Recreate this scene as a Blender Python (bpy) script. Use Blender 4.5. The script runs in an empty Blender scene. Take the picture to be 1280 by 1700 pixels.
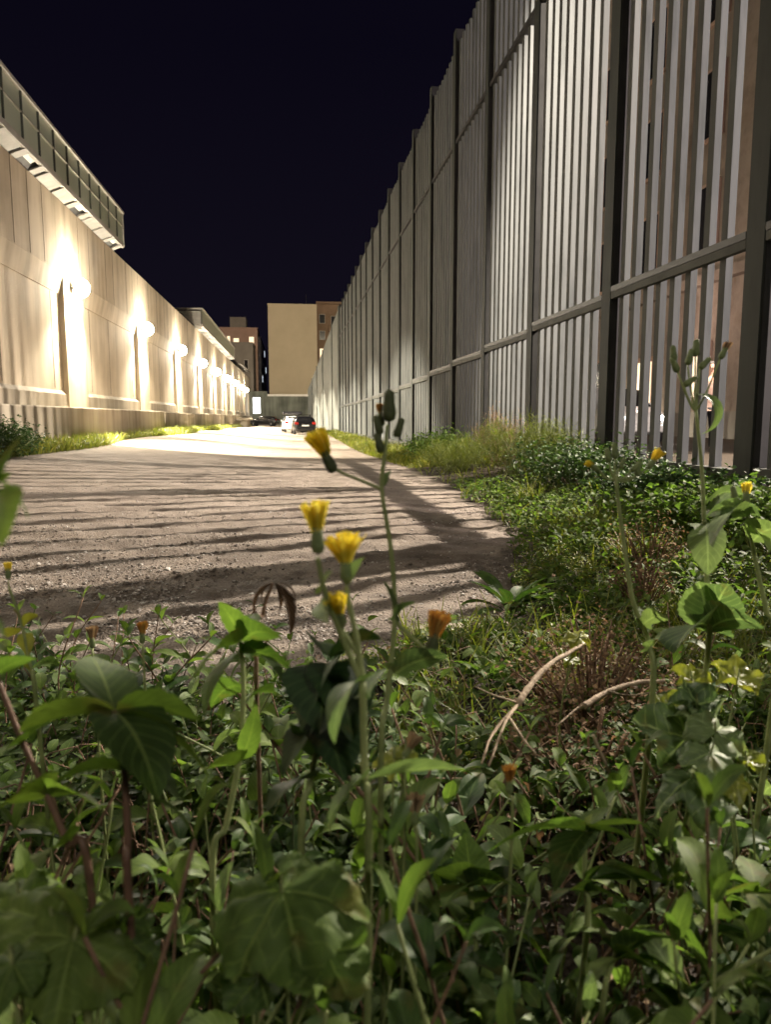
import bpy, math, random
import numpy as np
from mathutils import Matrix, Vector
R_ = math.radians
rng = np.random.default_rng(11); random.seed(11)
scene = bpy.context.scene
C = scene.collection

# ------------------------------------------------------------------ camera
FPX, PW, PH = 1228.0, 1280, 1700
TH = math.atan(157/1228.0); PSI = math.atan(157/1238.0)
Fv = np.array([math.sin(PSI)*math.cos(TH), math.cos(PSI)*math.cos(TH), -math.sin(TH)])
Rv = np.array([math.cos(PSI), -math.sin(PSI), 0.0]); Uv = np.cross(Rv, Fv)
EYE = np.array([0, 0, 0.9])
cam_d = bpy.data.cameras.new('camera'); cam = bpy.data.objects.new('camera', cam_d); C.objects.link(cam)
cam.matrix_world = Matrix(((Rv[0], Uv[0], -Fv[0], EYE[0]), (Rv[1], Uv[1], -Fv[1], EYE[1]), (Rv[2], Uv[2], -Fv[2], EYE[2]), (0, 0, 0, 1)))
cam_d.sensor_fit = 'VERTICAL'; cam_d.sensor_height = 36; cam_d.sensor_width = 27
cam_d.lens = FPX/PH*36; cam_d.clip_start = 0.02; cam_d.clip_end = 2000
cam_d.dof.use_dof = True; cam_d.dof.focus_distance = 3.2; cam_d.dof.aperture_fstop = 6.3
scene.camera = cam

# ------------------------------------------------------------------ world: night sky
w = bpy.data.worlds.new('World'); scene.world = w; w.use_nodes = True
bg = w.node_tree.nodes['Background']
bg.inputs[0].default_value = (0.0021, 0.0017, 0.0046, 1); bg.inputs[1].default_value = 1.0
_N, _L = w.node_tree.nodes, w.node_tree.links
_tc = _N.new('ShaderNodeTexCoord'); _sx = _N.new('ShaderNodeSeparateXYZ'); _rp = _N.new('ShaderNodeValToRGB')
_L.new(_tc.outputs['Generated'], _sx.inputs[0]); _L.new(_sx.outputs[2], _rp.inputs[0]); _L.new(_rp.outputs[0], bg.inputs[0])
_rp.color_ramp.elements[0].color = (0.0042, 0.0034, 0.0068, 1); _rp.color_ramp.elements[1].position = .42; _rp.color_ramp.elements[1].color = (0.0019, 0.0015, 0.0042, 1)
scene.view_settings.view_transform = 'Standard'; scene.view_settings.look = 'None'
scene.view_settings.exposure = 0.65; scene.view_settings.gamma = 1.0
cy = scene.cycles
cy.use_denoising = True; cy.sample_clamp_indirect = 4.0; cy.max_bounces = 8; cy.transparent_max_bounces = 8
cy.diffuse_bounces = 3; cy.glossy_bounces = 3; cy.transmission_bounces = 4; cy.use_light_tree = True
cy.caustics_reflective = False; cy.caustics_refractive = False

def lamp(name, kind, loc, power, col, radius=0.2, target=None, spot=None, blend=0.5):
    d = bpy.data.lights.new(name, kind); d.energy = power; d.color = col; d.shadow_soft_size = radius
    if spot: d.spot_size = R_(spot); d.spot_blend = blend
    o = bpy.data.objects.new(name, d); C.objects.link(o); o.location = loc
    if target is not None:
        o.rotation_euler = (Vector(target)-Vector(loc)).to_track_quat('-Z', 'Y').to_euler()
    return o
# street lamps of the road behind the fence, both out of the frame, the lamps of the far streets, and added fill lights
lamp('street_or_fill_light', 'SPOT', (-4.0, 6.5, 6.0), 700, (1.0, 0.91, 0.76), 0.4, (0.75, 1.75, 0.3), 32, 1.0)  # added fill spot on the foreground weeds, no lamp stands here
lamp('street_or_fill_light', 'POINT', (1.2, -5.0, 5.5), 480, (1.0, 0.91, 0.76), 0.4)  # added fill from behind the camera for the plants
lamp('street_or_fill_light', 'SPOT', (10.0, -3.0, 6.5), 8500, (1.0, 0.85, 0.79), 0.25, (4.9, 10.0, 4.5), 70, .5)
lamp('street_or_fill_light', 'SPOT', (12.0, 10.5, 9.1), 22000, (1.0, 0.87, 0.72), 0.07, (-.5, 5.5, 0.0), 105, .3)
lamp('flood_or_fill_light', 'SPOT', (-6.3, 30.0, 6.9), 3500, (1.0, 0.90, 0.74), 1.5, (.6, 4.5, 0.2), 50, .6)  # added fill beam from ahead, without a fixture of its own
lamp('street_or_fill_light', 'POINT', (10.5, 14.0, 7.5), 210, (1.0, 0.76, 0.64), 0.25)
lamp('street_or_fill_light', 'POINT', (12.4, 24.5, 4.4), 100, (1.0, 0.72, 0.60), 0.2)
lamp('street_or_fill_light', 'SPOT', (9.0, 84.0, 17.0), 34000, (1.0, 0.84, 0.58), 0.4, (1.0, 124.0, 13.0), 60, 0.6)
lamp('street_or_fill_light', 'SPOT', (-30.0, 90.0, 22.0), 13000, (1.0, 0.70, 0.55), 0.4, (-14.0, 135.0, 17.0), 60, 0.6)
WALL_LAMP = 400.0
WALL_LAMP_COL = (1.0, 0.88, 0.68)

# ------------------------------------------------------------------ helpers
def ray(x, y): return Fv*FPX + Rv*(x-PW/2) - Uv*(y-PH/2)
def at(x, y, d):                                    # point seen at pixel (x, y), d metres deep
    return EYE + ray(x, y)/FPX*d
def onX(x, y, X):
    r = ray(x, y); return EYE + r*(X-EYE[0])/r[0]
def onY(x, y, Y):
    r = ray(x, y); return EYE + r*(Y/r[1])

def tag(o, label=None, cat=None, group=None, kind=None):
    if label: o['label'] = label
    if cat: o['category'] = cat
    if group: o['group'] = group
    if kind: o['kind'] = kind
    return o
def thing(name, label, cat, loc=(0, 0, 0), rz=0, group=None):
    o = bpy.data.objects.new(name, None); C.objects.link(o)
    o.location = tuple(loc); o.rotation_euler = (0, 0, rz); o.empty_display_size = 0.1
    return tag(o, label, cat, group)
def copy_tree(o, parent=None):
    c = o.copy(); C.objects.link(c); c.parent = parent
    for ch in o.children: copy_tree(ch, c)
    return c

def np_mesh(name, V, faces, mat=None, parent=None, uv=None, tint=None, smooth=True, world=True, attrs=None):
    """faces: list of int arrays (n,k). world=True: V given in world space, parent's (unrotated) location is taken off."""
    V = np.asarray(V, float).reshape(-1, 3)
    if parent is not None and world:
        p = parent; off = np.zeros(3)
        while p is not None: off += np.array(p.location); p = p.parent
        V = V-off
    me = bpy.data.meshes.new(name)
    loops = np.concatenate([np.asarray(f).ravel() for f in faces]).astype(np.int32)
    sizes = np.concatenate([np.full(len(f), np.asarray(f).shape[1]) for f in faces]).astype(np.int32)
    me.vertices.add(len(V)); me.vertices.foreach_set('co', V.astype(np.float32).ravel())
    me.loops.add(len(loops)); me.loops.foreach_set('vertex_index', loops)
    me.polygons.add(len(sizes))
    me.polygons.foreach_set('loop_start', np.concatenate([[0], np.cumsum(sizes)[:-1]]).astype(np.int32))
    me.polygons.foreach_set('loop_total', sizes)
    me.polygons.foreach_set('use_smooth', np.full(len(sizes), smooth))
    if uv is not None:
        l = me.uv_layers.new(name='UVMap'); l.data.foreach_set('uv', np.asarray(uv)[loops].astype(np.float32).ravel())
    for k, v in list((attrs or {}).items()) + ([('tint', tint)] if tint is not None else []):
        a = me.attributes.new(k, 'FLOAT', 'POINT'); a.data.foreach_set('value', np.asarray(v).astype(np.float32))
    me.update(calc_edges=True); me.validate()
    if mat: me.materials.append(mat)
    o = bpy.data.objects.new(name, me); C.objects.link(o)
    if parent is not None: o.parent = parent
    return o

class MB:
    """collects shapes into one mesh"""
    def __init__(s): s.V = []; s.F = {}; s.n = 0
    def add(s, V, faces):
        V = np.asarray(V, float)
        for f in faces:
            f = np.asarray(f)
            if len(f): s.F.setdefault(f.shape[1], []).append(f+s.n)
        s.V.append(V); s.n += len(V); return s
    def box(s, x0, x1, y0, y1, z0, z1):
        V = [(x0,y0,z0),(x1,y0,z0),(x1,y1,z0),(x0,y1,z0),(x0,y0,z1),(x1,y0,z1),(x1,y1,z1),(x0,y1,z1)]
        return s.add(V, [np.array([(3,2,1,0),(4,5,6,7),(0,1,5,4),(1,2,6,5),(2,3,7,6),(3,0,4,7)])])
    def prism(s, prof, y0, y1, axis='y'):
        """profile in (x,z) extruded along y"""
        n = len(prof); V = [(p[0], y0, p[1]) for p in prof]+[(p[0], y1, p[1]) for p in prof]
        s.add(V, [np.array([(i, (i+1) % n, n+(i+1) % n, n+i) for i in range(n)])])
        s.add(V, [np.array([list(range(n))[::-1]]), np.array([list(range(n, 2*n))])]); return s
    def tube(s, P, r, k=6, caps=True):
        P = np.asarray(P, float); m = len(P); r = np.broadcast_to(np.asarray(r, float), (m,))
        T = np.gradient(P, axis=0); T /= np.linalg.norm(T, axis=1)[:, None]+1e-9
        ref = np.array([0.31, 0.17, 0.93]) if abs(T[0, 2]) < .85 else np.array([1, .2, 0.05])
        A = np.cross(T, ref); A /= np.linalg.norm(A, axis=1)[:, None]+1e-9; B = np.cross(T, A)
        a = np.arange(k)*2*np.pi/k
        V = P[:, None]+r[:, None, None]*(np.cos(a)[None, :, None]*A[:, None]+np.sin(a)[None, :, None]*B[:, None])
        i = np.arange(m-1)[:, None]*k; j = np.arange(k)[None]; j2 = (j+1) % k
        Q = np.stack([i+j, i+j2, i+k+j2, i+k+j], -1).reshape(-1, 4)
        fs = [Q]
        if caps: fs += [np.arange(k)[None, ::-1], (np.arange(k)+(m-1)*k)[None]]
        return s.add(V.reshape(-1, 3), fs)
    def lathe(s, prof, k=16, M=None):
        """prof: list of (r, z); M 4x4 placement"""
        prof = np.asarray(prof, float); m = len(prof); a = np.arange(k)*2*np.pi/k
        V = np.stack([prof[:, 0:1]*np.cos(a), prof[:, 0:1]*np.sin(a), np.repeat(prof[:, 1:2], k, 1)], -1).reshape(-1, 3)
        if M is not None: V = V@np.asarray(M)[:3, :3].T+np.asarray(M)[:3, 3]
        i = np.arange(m-1)[:, None]*k; j = np.arange(k)[None]; j2 = (j+1) % k
        return s.add(V, [np.stack([i+j, i+j2, i+k+j2, i+k+j], -1).reshape(-1, 4), np.arange(k)[None, ::-1], (np.arange(k)+(m-1)*k)[None]])
    def build(s, name, mat, parent=None, smooth=False, world=True, bevel=0):
        o = np_mesh(name, np.concatenate(s.V), [np.concatenate(f) for f in s.F.values()], mat, parent, smooth=smooth, world=world)
        if bevel:
            b = o.modifiers.new('bevel', 'BEVEL'); b.width = bevel; b.segments = 2; b.limit_method = 'ANGLE'
        return o

def frame(p, d):
    """4x4 with z along d at p"""
    d = np.asarray(d, float); d = d/np.linalg.norm(d)
    x = np.cross([0.2, 1, 0.1], d); x /= np.linalg.norm(x); y = np.cross(d, x)
    M = np.eye(4); M[:3, 0] = x; M[:3, 1] = y; M[:3, 2] = d; M[:3, 3] = p; return M
def smooth_path(P, n=24):
    """Catmull-Rom through the points"""
    P = np.asarray(P, float)
    if len(P) == 2: t = np.linspace(0, 1, n)[:, None]; return P[0]*(1-t)+P[1]*t
    Q = np.vstack([2*P[0]-P[1], P, 2*P[-1]-P[-2]]); out = []
    seg = len(P)-1; per = max(2, n//seg)
    for i in range(seg):
        t = np.linspace(0, 1, per, endpoint=(i == seg-1))[:, None]
        a, b, c, d = Q[i], Q[i+1], Q[i+2], Q[i+3]
        out.append(.5*((2*b)+(-a+c)*t+(2*a-5*b+4*c-d)*t**2+(-a+3*b-3*c+d)*t**3))
    return np.vstack(out)
_tab = rng.random((256, 256))
def vnoise(x, y):
    x = np.asarray(x, float); y = np.asarray(y, float); xi = np.floor(x).astype(int); yi = np.floor(y).astype(int)
    fx = x-xi; fy = y-yi; fx = fx*fx*(3-2*fx); fy = fy*fy*(3-2*fy)
    g = lambda a, b: _tab[a % 256, b % 256]
    return (g(xi, yi)*(1-fx)+g(xi+1, yi)*fx)*(1-fy)+(g(xi, yi+1)*(1-fx)+g(xi+1, yi+1)*fx)*fy
def fbm(x, y, o=4):
    s = 0; a = .5
    for i in range(o): s = s+a*vnoise(x*2**i+17*i, y*2**i+5*i); a *= .5
    return s
def sst(a, b, x): t = np.clip((np.asarray(x, float)-a)/(b-a), 0, 1); return t*t*(3-2*t)

# ------------------------------------------------------------------ materials
def nt(name):
    m = bpy.data.materials.new(name); m.use_nodes = True
    return m, m.node_tree.nodes, m.node_tree.links, m.node_tree.nodes['Principled BSDF']
def mat_plain(name, col, rough=.6, metal=0.0, spec=.4):
    m, N, L, b = nt(name); b.inputs['Base Color'].default_value = (*col, 1)
    b.inputs['Roughness'].default_value = rough; b.inputs['Metallic'].default_value = metal; b.inputs['Specular IOR Level'].default_value = spec
    return m
def mat_emit(name, col, s):
    m, N, L, b = nt(name); b.inputs['Base Color'].default_value = (0.8, .8, .8, 1)
    b.inputs['Emission Color'].default_value = (*col, 1); b.inputs['Emission Strength'].default_value = s; return m
def ramp(N, pts):
    r = N.new('ShaderNodeValToRGB'); e = r.color_ramp.elements
    while len(e) < len(pts): e.new(.5)
    for q, (p, c) in zip(e, pts): q.position = p; q.color = (*c, 1) if len(c) == 3 else c
    return r
def mat_noise(name, c1, c2, scale=3., rough=.8, bump=.3, bscale=40., stretch=(1, 1, 1), metal=0., spec=.3, detail=6, c3=None):
    """two or three tone weathered surface in object space with a fine bump"""
    m, N, L, b = nt(name)
    tc = N.new('ShaderNodeTexCoord'); mp = N.new('ShaderNodeMapping'); mp.inputs['Scale'].default_value = stretch
    L.new(tc.outputs['Object'], mp.inputs['Vector'])
    n = N.new('ShaderNodeTexNoise'); n.inputs['Scale'].default_value = scale; n.inputs['Detail'].default_value = detail; n.inputs['Roughness'].default_value = .65
    L.new(mp.outputs[0], n.inputs['Vector'])
    r = ramp(N, [(.32, c1), (.66, c2)] if c3 is None else [(.3, c1), (.5, c2), (.7, c3)])
    L.new(n.outputs['Fac'], r.inputs[0]); L.new(r.outputs[0], b.inputs['Base Color'])
    b.inputs['Roughness'].default_value = rough; b.inputs['Metallic'].default_value = metal; b.inputs['Specular IOR Level'].default_value = spec
    n2 = N.new('ShaderNodeTexNoise'); n2.inputs['Scale'].default_value = bscale; n2.inputs['Detail'].default_value = 5
    L.new(tc.outputs['Object'], n2.inputs['Vector'])
    bp = N.new('ShaderNodeBump'); bp.inputs['Strength'].default_value = bump; bp.inputs['Distance'].default_value = .02
    L.new(n2.outputs['Fac'], bp.inputs['Height']); L.new(bp.outputs[0], b.inputs['Normal'])
    return m
def mat_concrete(name, c1, c2):
    """cast concrete: vertical rain streaks, blotches, fine pores"""
    m, N, L, b = nt(name)
    tc = N.new('ShaderNodeTexCoord')
    def noise(sc, st, d=6):
        mp = N.new('ShaderNodeMapping'); mp.inputs['Scale'].default_value = st; L.new(tc.outputs['Object'], mp.inputs[0])
        n = N.new('ShaderNodeTexNoise'); n.inputs['Scale'].default_value = sc; n.inputs['Detail'].default_value = d; L.new(mp.outputs[0], n.inputs[0]); return n
    s = noise(1.6, (1, 1, .06)); bl = noise(.45, (1, 1, 1)); fi = noise(30, (1, 1, 1))
    a = N.new('ShaderNodeMath'); a.operation = 'ADD'; L.new(s.outputs['Fac'], a.inputs[0]); L.new(bl.outputs['Fac'], a.inputs[1])
    h = N.new('ShaderNodeMath'); h.operation = 'MULTIPLY'; h.inputs[1].default_value = .5; L.new(a.outputs[0], h.inputs[0])
    r = ramp(N, [(.34, tuple(v*.62 for v in c1)), (.46, c1), (.60, c2)]); L.new(h.outputs[0], r.inputs[0]); L.new(r.outputs[0], b.inputs['Base Color'])
    b.inputs['Roughness'].default_value = .85; b.inputs['Specular IOR Level'].default_value = .25
    bp = N.new('ShaderNodeBump'); bp.inputs['Strength'].default_value = .25; bp.inputs['Distance'].default_value = .02
    L.new(fi.outputs['Fac'], bp.inputs['Height']); L.new(bp.outputs[0], b.inputs['Normal'])
    return m
def mat_leaf(name, dark, mid, light, trans, rough=.42, tfac=.35, vein=.28, spec=.45):
    m, N, L, b = nt(name)
    at_ = N.new('ShaderNodeAttribute'); at_.attribute_name = 'tint'
    r = ramp(N, [(.0, dark), (.5, mid), (1., light)]); L.new(at_.outputs['Fac'], r.inputs[0])
    uv = N.new('ShaderNodeUVMap'); sx = N.new('ShaderNodeSeparateXYZ'); L.new(uv.outputs[0], sx.inputs[0])
    def mth(op, a, bb=None):
        q = N.new('ShaderNodeMath'); q.operation = op
        for i, v in enumerate((a, bb)):
            if v is None: continue
            if isinstance(v, (int, float)): q.inputs[i].default_value = v
            else: L.new(v, q.inputs[i])
        return q.outputs[0]
    du = mth('ABSOLUTE', mth('SUBTRACT', sx.outputs[0], .5))
    midr = mth('LESS_THAN', du, .025)
    side = mth('GREATER_THAN', mth('SINE', mth('MULTIPLY', mth('SUBTRACT', sx.outputs[1], mth('MULTIPLY', du, .55)), 52.)), .93)
    v = mth('MAXIMUM', midr, mth('MULTIPLY', side, .55))
    tc = N.new('ShaderNodeTexCoord'); n = N.new('ShaderNodeTexNoise'); n.inputs['Scale'].default_value = 55; n.inputs['Detail'].default_value = 3
    L.new(tc.outputs['Object'], n.inputs[0])
    hs = N.new('ShaderNodeMix'); hs.data_type = 'RGBA'; hs.blend_type = 'MULTIPLY'; hs.inputs[0].default_value = .55
    nr = ramp(N, [(.3, (.45, .5, .4)), (.65, (1.15, 1.15, 1.0))]); L.new(n.outputs['Fac'], nr.inputs[0])
    L.new(r.outputs[0], hs.inputs[6]); L.new(nr.outputs[0], hs.inputs[7])
    mx = N.new('ShaderNodeMix'); mx.data_type = 'RGBA'; L.new(mth('MULTIPLY', v, vein), mx.inputs[0])
    L.new(hs.outputs[2], mx.inputs[6]); mx.inputs[7].default_value = (*[min(1, c*1.7+.02) for c in light], 1)
    n3 = N.new('ShaderNodeTexNoise'); n3.inputs['Scale'].default_value = 24; n3.inputs['Detail'].default_value = 5; L.new(tc.outputs['Object'], n3.inputs[0])
    sp = ramp(N, [(.60, (0, 0, 0)), (.70, (1, 1, 1))]); L.new(n3.outputs['Fac'], sp.inputs[0])
    ms_ = N.new('ShaderNodeMix'); ms_.data_type = 'RGBA'; L.new(mth('MULTIPLY', sp.outputs[0], .5), ms_.inputs[0]); L.new(mx.outputs[2], ms_.inputs[6]); ms_.inputs[7].default_value = (.16, .12, .04, 1)
    if name.startswith('leaf'): mx = ms_
    L.new(mx.outputs[2], b.inputs['Base Color'])
    b.inputs['Roughness'].default_value = rough; b.inputs['Specular IOR Level'].default_value = spec
    bp = N.new('ShaderNodeBump'); bp.inputs['Strength'].default_value = .35; bp.inputs['Distance'].default_value = .003
    L.new(mth('SUBTRACT', n.outputs['Fac'], mth('MULTIPLY', v, .7)), bp.inputs['Height']); L.new(bp.outputs[0], b.inputs['Normal'])
    t = N.new('ShaderNodeBsdfTranslucent'); tm = N.new('ShaderNodeMix'); tm.data_type = 'RGBA'; tm.blend_type = 'MULTIPLY'; tm.inputs[0].default_value = 1
    L.new(mx.outputs[2], tm.inputs[6]); tm.inputs[7].default_value = (*trans, 1); L.new(tm.outputs[2], t.inputs[0])
    ms = N.new('ShaderNodeMixShader'); ms.inputs[0].default_value = tfac
    L.new(b.outputs[0], ms.inputs[1]); L.new(t.outputs[0], ms.inputs[2]); L.new(ms.outputs[0], N['Material Output'].inputs[0])
    return m

M = {}
M['wall'] = mat_concrete('wall_concrete', (.52, .44, .33), (.69, .60, .475))
M['plinth'] = mat_concrete('plinth_concrete', (.30, .26, .20), (.46, .41, .33))
M['joint'] = mat_plain('dark_joint', (.06, .05, .04), .9)
M['galv'] = mat_noise('galvanised_steel', (.085, .092, .087), (.15, .158, .148), 2.2, .7, .05, 60, (1, 1, .25), metal=.0, spec=.2, c3=(.11, .118, .11))
M['post'] = mat_noise('weathered_post_steel', (.014, .017, .016), (.034, .038, .035), 2.0, .75, .05, 60, (1, 1, .2), metal=.0, spec=.15, c3=(.023, .026, .024))
M['rail'] = mat_noise('rail_steel', (.035, .038, .035), (.075, .078, .070), 2.0, .75, .05, 60, metal=.0, spec=.15)
M['galv_dark_or_shade'] = mat_noise('dark_steel_and_shade', (.012, .012, .013), (.028, .028, .028), 3, .6, .05)  # also the painted shade of post hollows and the mid rail gap
M['slat'] = mat_noise('slat_steel', (.060, .066, .066), (.108, .115, .115), 3.0, .75, .05, 60, (1, 1, .15), metal=.0, spec=.15, c3=(.080, .087, .087))
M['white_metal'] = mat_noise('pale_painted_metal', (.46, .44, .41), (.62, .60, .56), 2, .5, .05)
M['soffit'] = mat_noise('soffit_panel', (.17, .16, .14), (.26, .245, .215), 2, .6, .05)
M['mullion'] = mat_plain('dark_green_mullion', (.07, .08, .065), .5)
M['frame_metal'] = mat_noise('grey_window_metal', (.36, .36, .32), (.48, .48, .43), 3, .5, .05)
M['leaf'] = mat_leaf('leaf_green', (.04, .072, .02), (.095, .148, .042), (.20, .262, .07), (1.4, 1.7, .7), tfac=.4, rough=.62, spec=.2)
M['leaf_dark'] = mat_leaf('leaf_dark_green', (.018, .042, .016), (.042, .085, .026), (.09, .14, .04), (1.5, 1.7, .7), rough=.55, tfac=.22, spec=.25)
M['leaf_blue'] = mat_leaf('leaf_grey_green', (.075, .12, .06), (.13, .19, .09), (.21, .27, .12), (1.5, 1.7, .9), rough=.55, tfac=.35, vein=.6)
M['leaf_yellow'] = mat_leaf('leaf_yellow_green', (.13, .17, .035), (.21, .25, .05), (.33, .34, .08), (1.4, 1.4, .6), tfac=.4)
M['grass'] = mat_leaf('grass_green', (.075, .10, .018), (.14, .165, .03), (.27, .25, .06), (1.6, 1.7, .7), rough=.5, tfac=.4, vein=0)
M['dry'] = mat_leaf('dry_leaf', (.04, .026, .018), (.23, .15, .095), (.48, .36, .23), (1.2, 1.0, .8), rough=.8, tfac=.25, vein=.2, spec=.15)
M['petal'] = mat_leaf('yellow_petal', (.92, .66, .04), (.96, .78, .07), (.98, .88, .18), (1.15, 1.12, .9), rough=.6, tfac=.5, vein=.0, spec=.2)
M['petal_old'] = mat_leaf('wilted_petal', (.30, .12, .03), (.48, .24, .06), (.62, .40, .12), (1.2, 1.0, .6), rough=.7, tfac=.3, vein=.0, spec=.2)
M['stem'] = mat_noise('green_stem', (.14, .18, .065), (.25, .29, .12), 30, .5, .1, 200)
M['stem_dark'] = mat_noise('dark_stem', (.03, .05, .02), (.06, .08, .03), 30, .5, .1, 200)
M['stem_red'] = mat_noise('reddish_stem', (.085, .05, .036), (.15, .088, .06), 30, .5, .1, 200)
M['calyx'] = mat_noise('green_calyx', (.09, .13, .05), (.18, .22, .09), 60, .6, .2, 300)
M['calyx_dark'] = mat_noise('dark_calyx', (.035, .045, .02), (.08, .10, .04), 60, .6, .2, 300)
M['twig'] = mat_noise('dry_twig', (.26, .19, .13), (.46, .37, .27), 25, .8, .3, 150)
M['twig_brown'] = mat_noise('brown_stalk', (.09, .055, .035), (.24, .15, .10), 25, .8, .3, 150)
M['tyre'] = mat_plain('tyre_rubber', (.015, .015, .015), .8)
M['rim'] = mat_plain('alloy_rim', (.45, .45, .45), .35, .7)
M['glass_dark'] = mat_plain('dark_car_glass', (.012, .013, .015), .08, 0, .6)
M['black_paint'] = mat_plain('black_car_paint', (.012, .012, .014), .25, 0, .6)
M['white_paint'] = mat_plain('white_car_paint', (.75, .75, .73), .3, 0, .5)
M['grey_paint'] = mat_plain('grey_car_paint', (.06, .065, .07), .3, 0, .5)
M['plate'] = mat_plain('white_plate', (.8, .8, .78), .4)
M['tail'] = mat_plain('red_tail_lens', (.35, .02, .015), .2, 0, .6)

# ------------------------------------------------------------------ terrain
def right_edge(y): return np.interp(y, [0, 2.3, 3.1, 5.1, 6.9, 13.4, 25, 40, 70, 130], [.3, .6, .85, 1.7, 1.85, 2.3, 2.6, 2.8, 3.0, 3.0])
def near_edge(x): return np.interp(x, [-8, -3, -1.6, -1.1, -.55, 0, .5, .9, 1.5], [3.6, 3.4, 3.1, 2.85, 2.35, 2.5, 2.9, 3.1, 4.4])
def left_edge(y): return -5.9+.35*np.sin(y*.35)+.25*np.sin(y*.13+1)
def gravel_mask(x, y):
    j = (fbm(x*2.1, y*2.1, 3)-.47)*.8
    a = sst(-.12, .12, right_edge(y)-x+j*.7); b = sst(-.18, .18, y-near_edge(x)+j); c = sst(-.2, .2, x-left_edge(y)+j)
    return a*b*c
def base_h(x, y):
    hr = -.44*sst(7, 33, y); hl = .06*sst(8, 16, y)-.36*sst(35, 110, y)
    t = sst(-6.5, 1.0, x); h = hl*(1-t)+hr*t
    bank = .14*sst(2.0, 3.6, x)*(1-sst(9, 22, y))
    street = sst(4.35, 5.0, x)
    return (h+bank)*(1-street)+.2*street
def rail_shade_mask(x, y):  # band along the mid rail's shadow, drawn dark and slightly sunk
    cx = 1.25+.05*np.sin(y*.9)+.05*(vnoise(y*1.3, y*0+3)-.5)
    wd = .105+.06*vnoise(y*2.1, y*0+9)
    return np.exp(-((x-cx)/wd)**2)*sst(3.1, 4.2, y)*(1-sst(13.5, 16.5, y))
def ripple(x, y):
    yy = y+.75*(fbm(x*.55, y*.5, 4)-.5)+.26*(fbm(x*1.7, y*1.3, 3)-.5)
    lam = .31+.014*y
    ph = 2*np.pi*np.log(.31+.014*np.maximum(yy, 0))/.014
    s = np.sin(ph)+.32*np.sin(2*ph+.9)
    amp = .004+.007*sst(.34, .60, fbm(x*1.05+9, y*1.6, 4))
    s = s+.5*np.sin(1.55*ph+x*1.9+1.3)*sst(.4, .6, fbm(x*1.4+31, y*1.4, 3))
    rt = sst(.95, 1.45, x); s = s*(1-rt)+rt*(.8*np.sin(2*np.pi*np.log(.24+.014*np.maximum(y+.12*(vnoise(x*2, y*1.5)-.5), 0))/.014)); amp = amp*(1-rt)+rt*.003
    return s*amp*(1-.5*sst(10, 20, y))*(1-sst(24, 34, y))*(.55+.45*sst(-4.5, -1.2, x))
def height(x, y):
    g = gravel_mask(x, y)
    h = base_h(x, y)+g*ripple(x, y)-.006*rail_shade_mask(x, y)
    near = 1-sst(12, 26, y)
    h = h+near*((fbm(x*2.2+50, y*3.0, 3)-.47)*.028+(fbm(x*7, y*7, 4)-.47)*.026+(fbm(x*24, y*24, 3)-.45)*.016)
    return h+(1-g)*near*.03*(fbm(x*3, y*3, 3)-.5)
def axis_y():
    ys = [-12, -6, -3, -1.5, -.6, 0, .3, .6, .9, 1.2, 1.5, 1.7, 1.85]
    y = 2.0
    while y < 70: ys.append(y); y += max(.011, .0052*y)
    while y < 900: ys.append(y); y *= 1.12
    return np.array(ys)
def axis_x():
    c = list(np.arange(-1.6, 2.4, .0165)); x = -1.6; st = .018; l = []
    while x > -8: x -= st; st *= 1.02; l.append(x)
    while x > -700: x -= st; st *= 1.35; l.append(x)
    x = 2.4; st = .02; r = []
    while x < 6: x += st; st *= 1.025; r.append(x)
    while x < 700: x += st; st *= 1.35; r.append(x)
    return np.array(l[::-1]+c+r)
gx, gy = axis_x(), axis_y()
GX, GY = np.meshgrid(gx, gy); GZ = height(GX, GY)
nx, ny = len(gx), len(gy)
ii = (np.arange(ny-1)[:, None]*nx+np.arange(nx-1)[None]).ravel()
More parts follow.
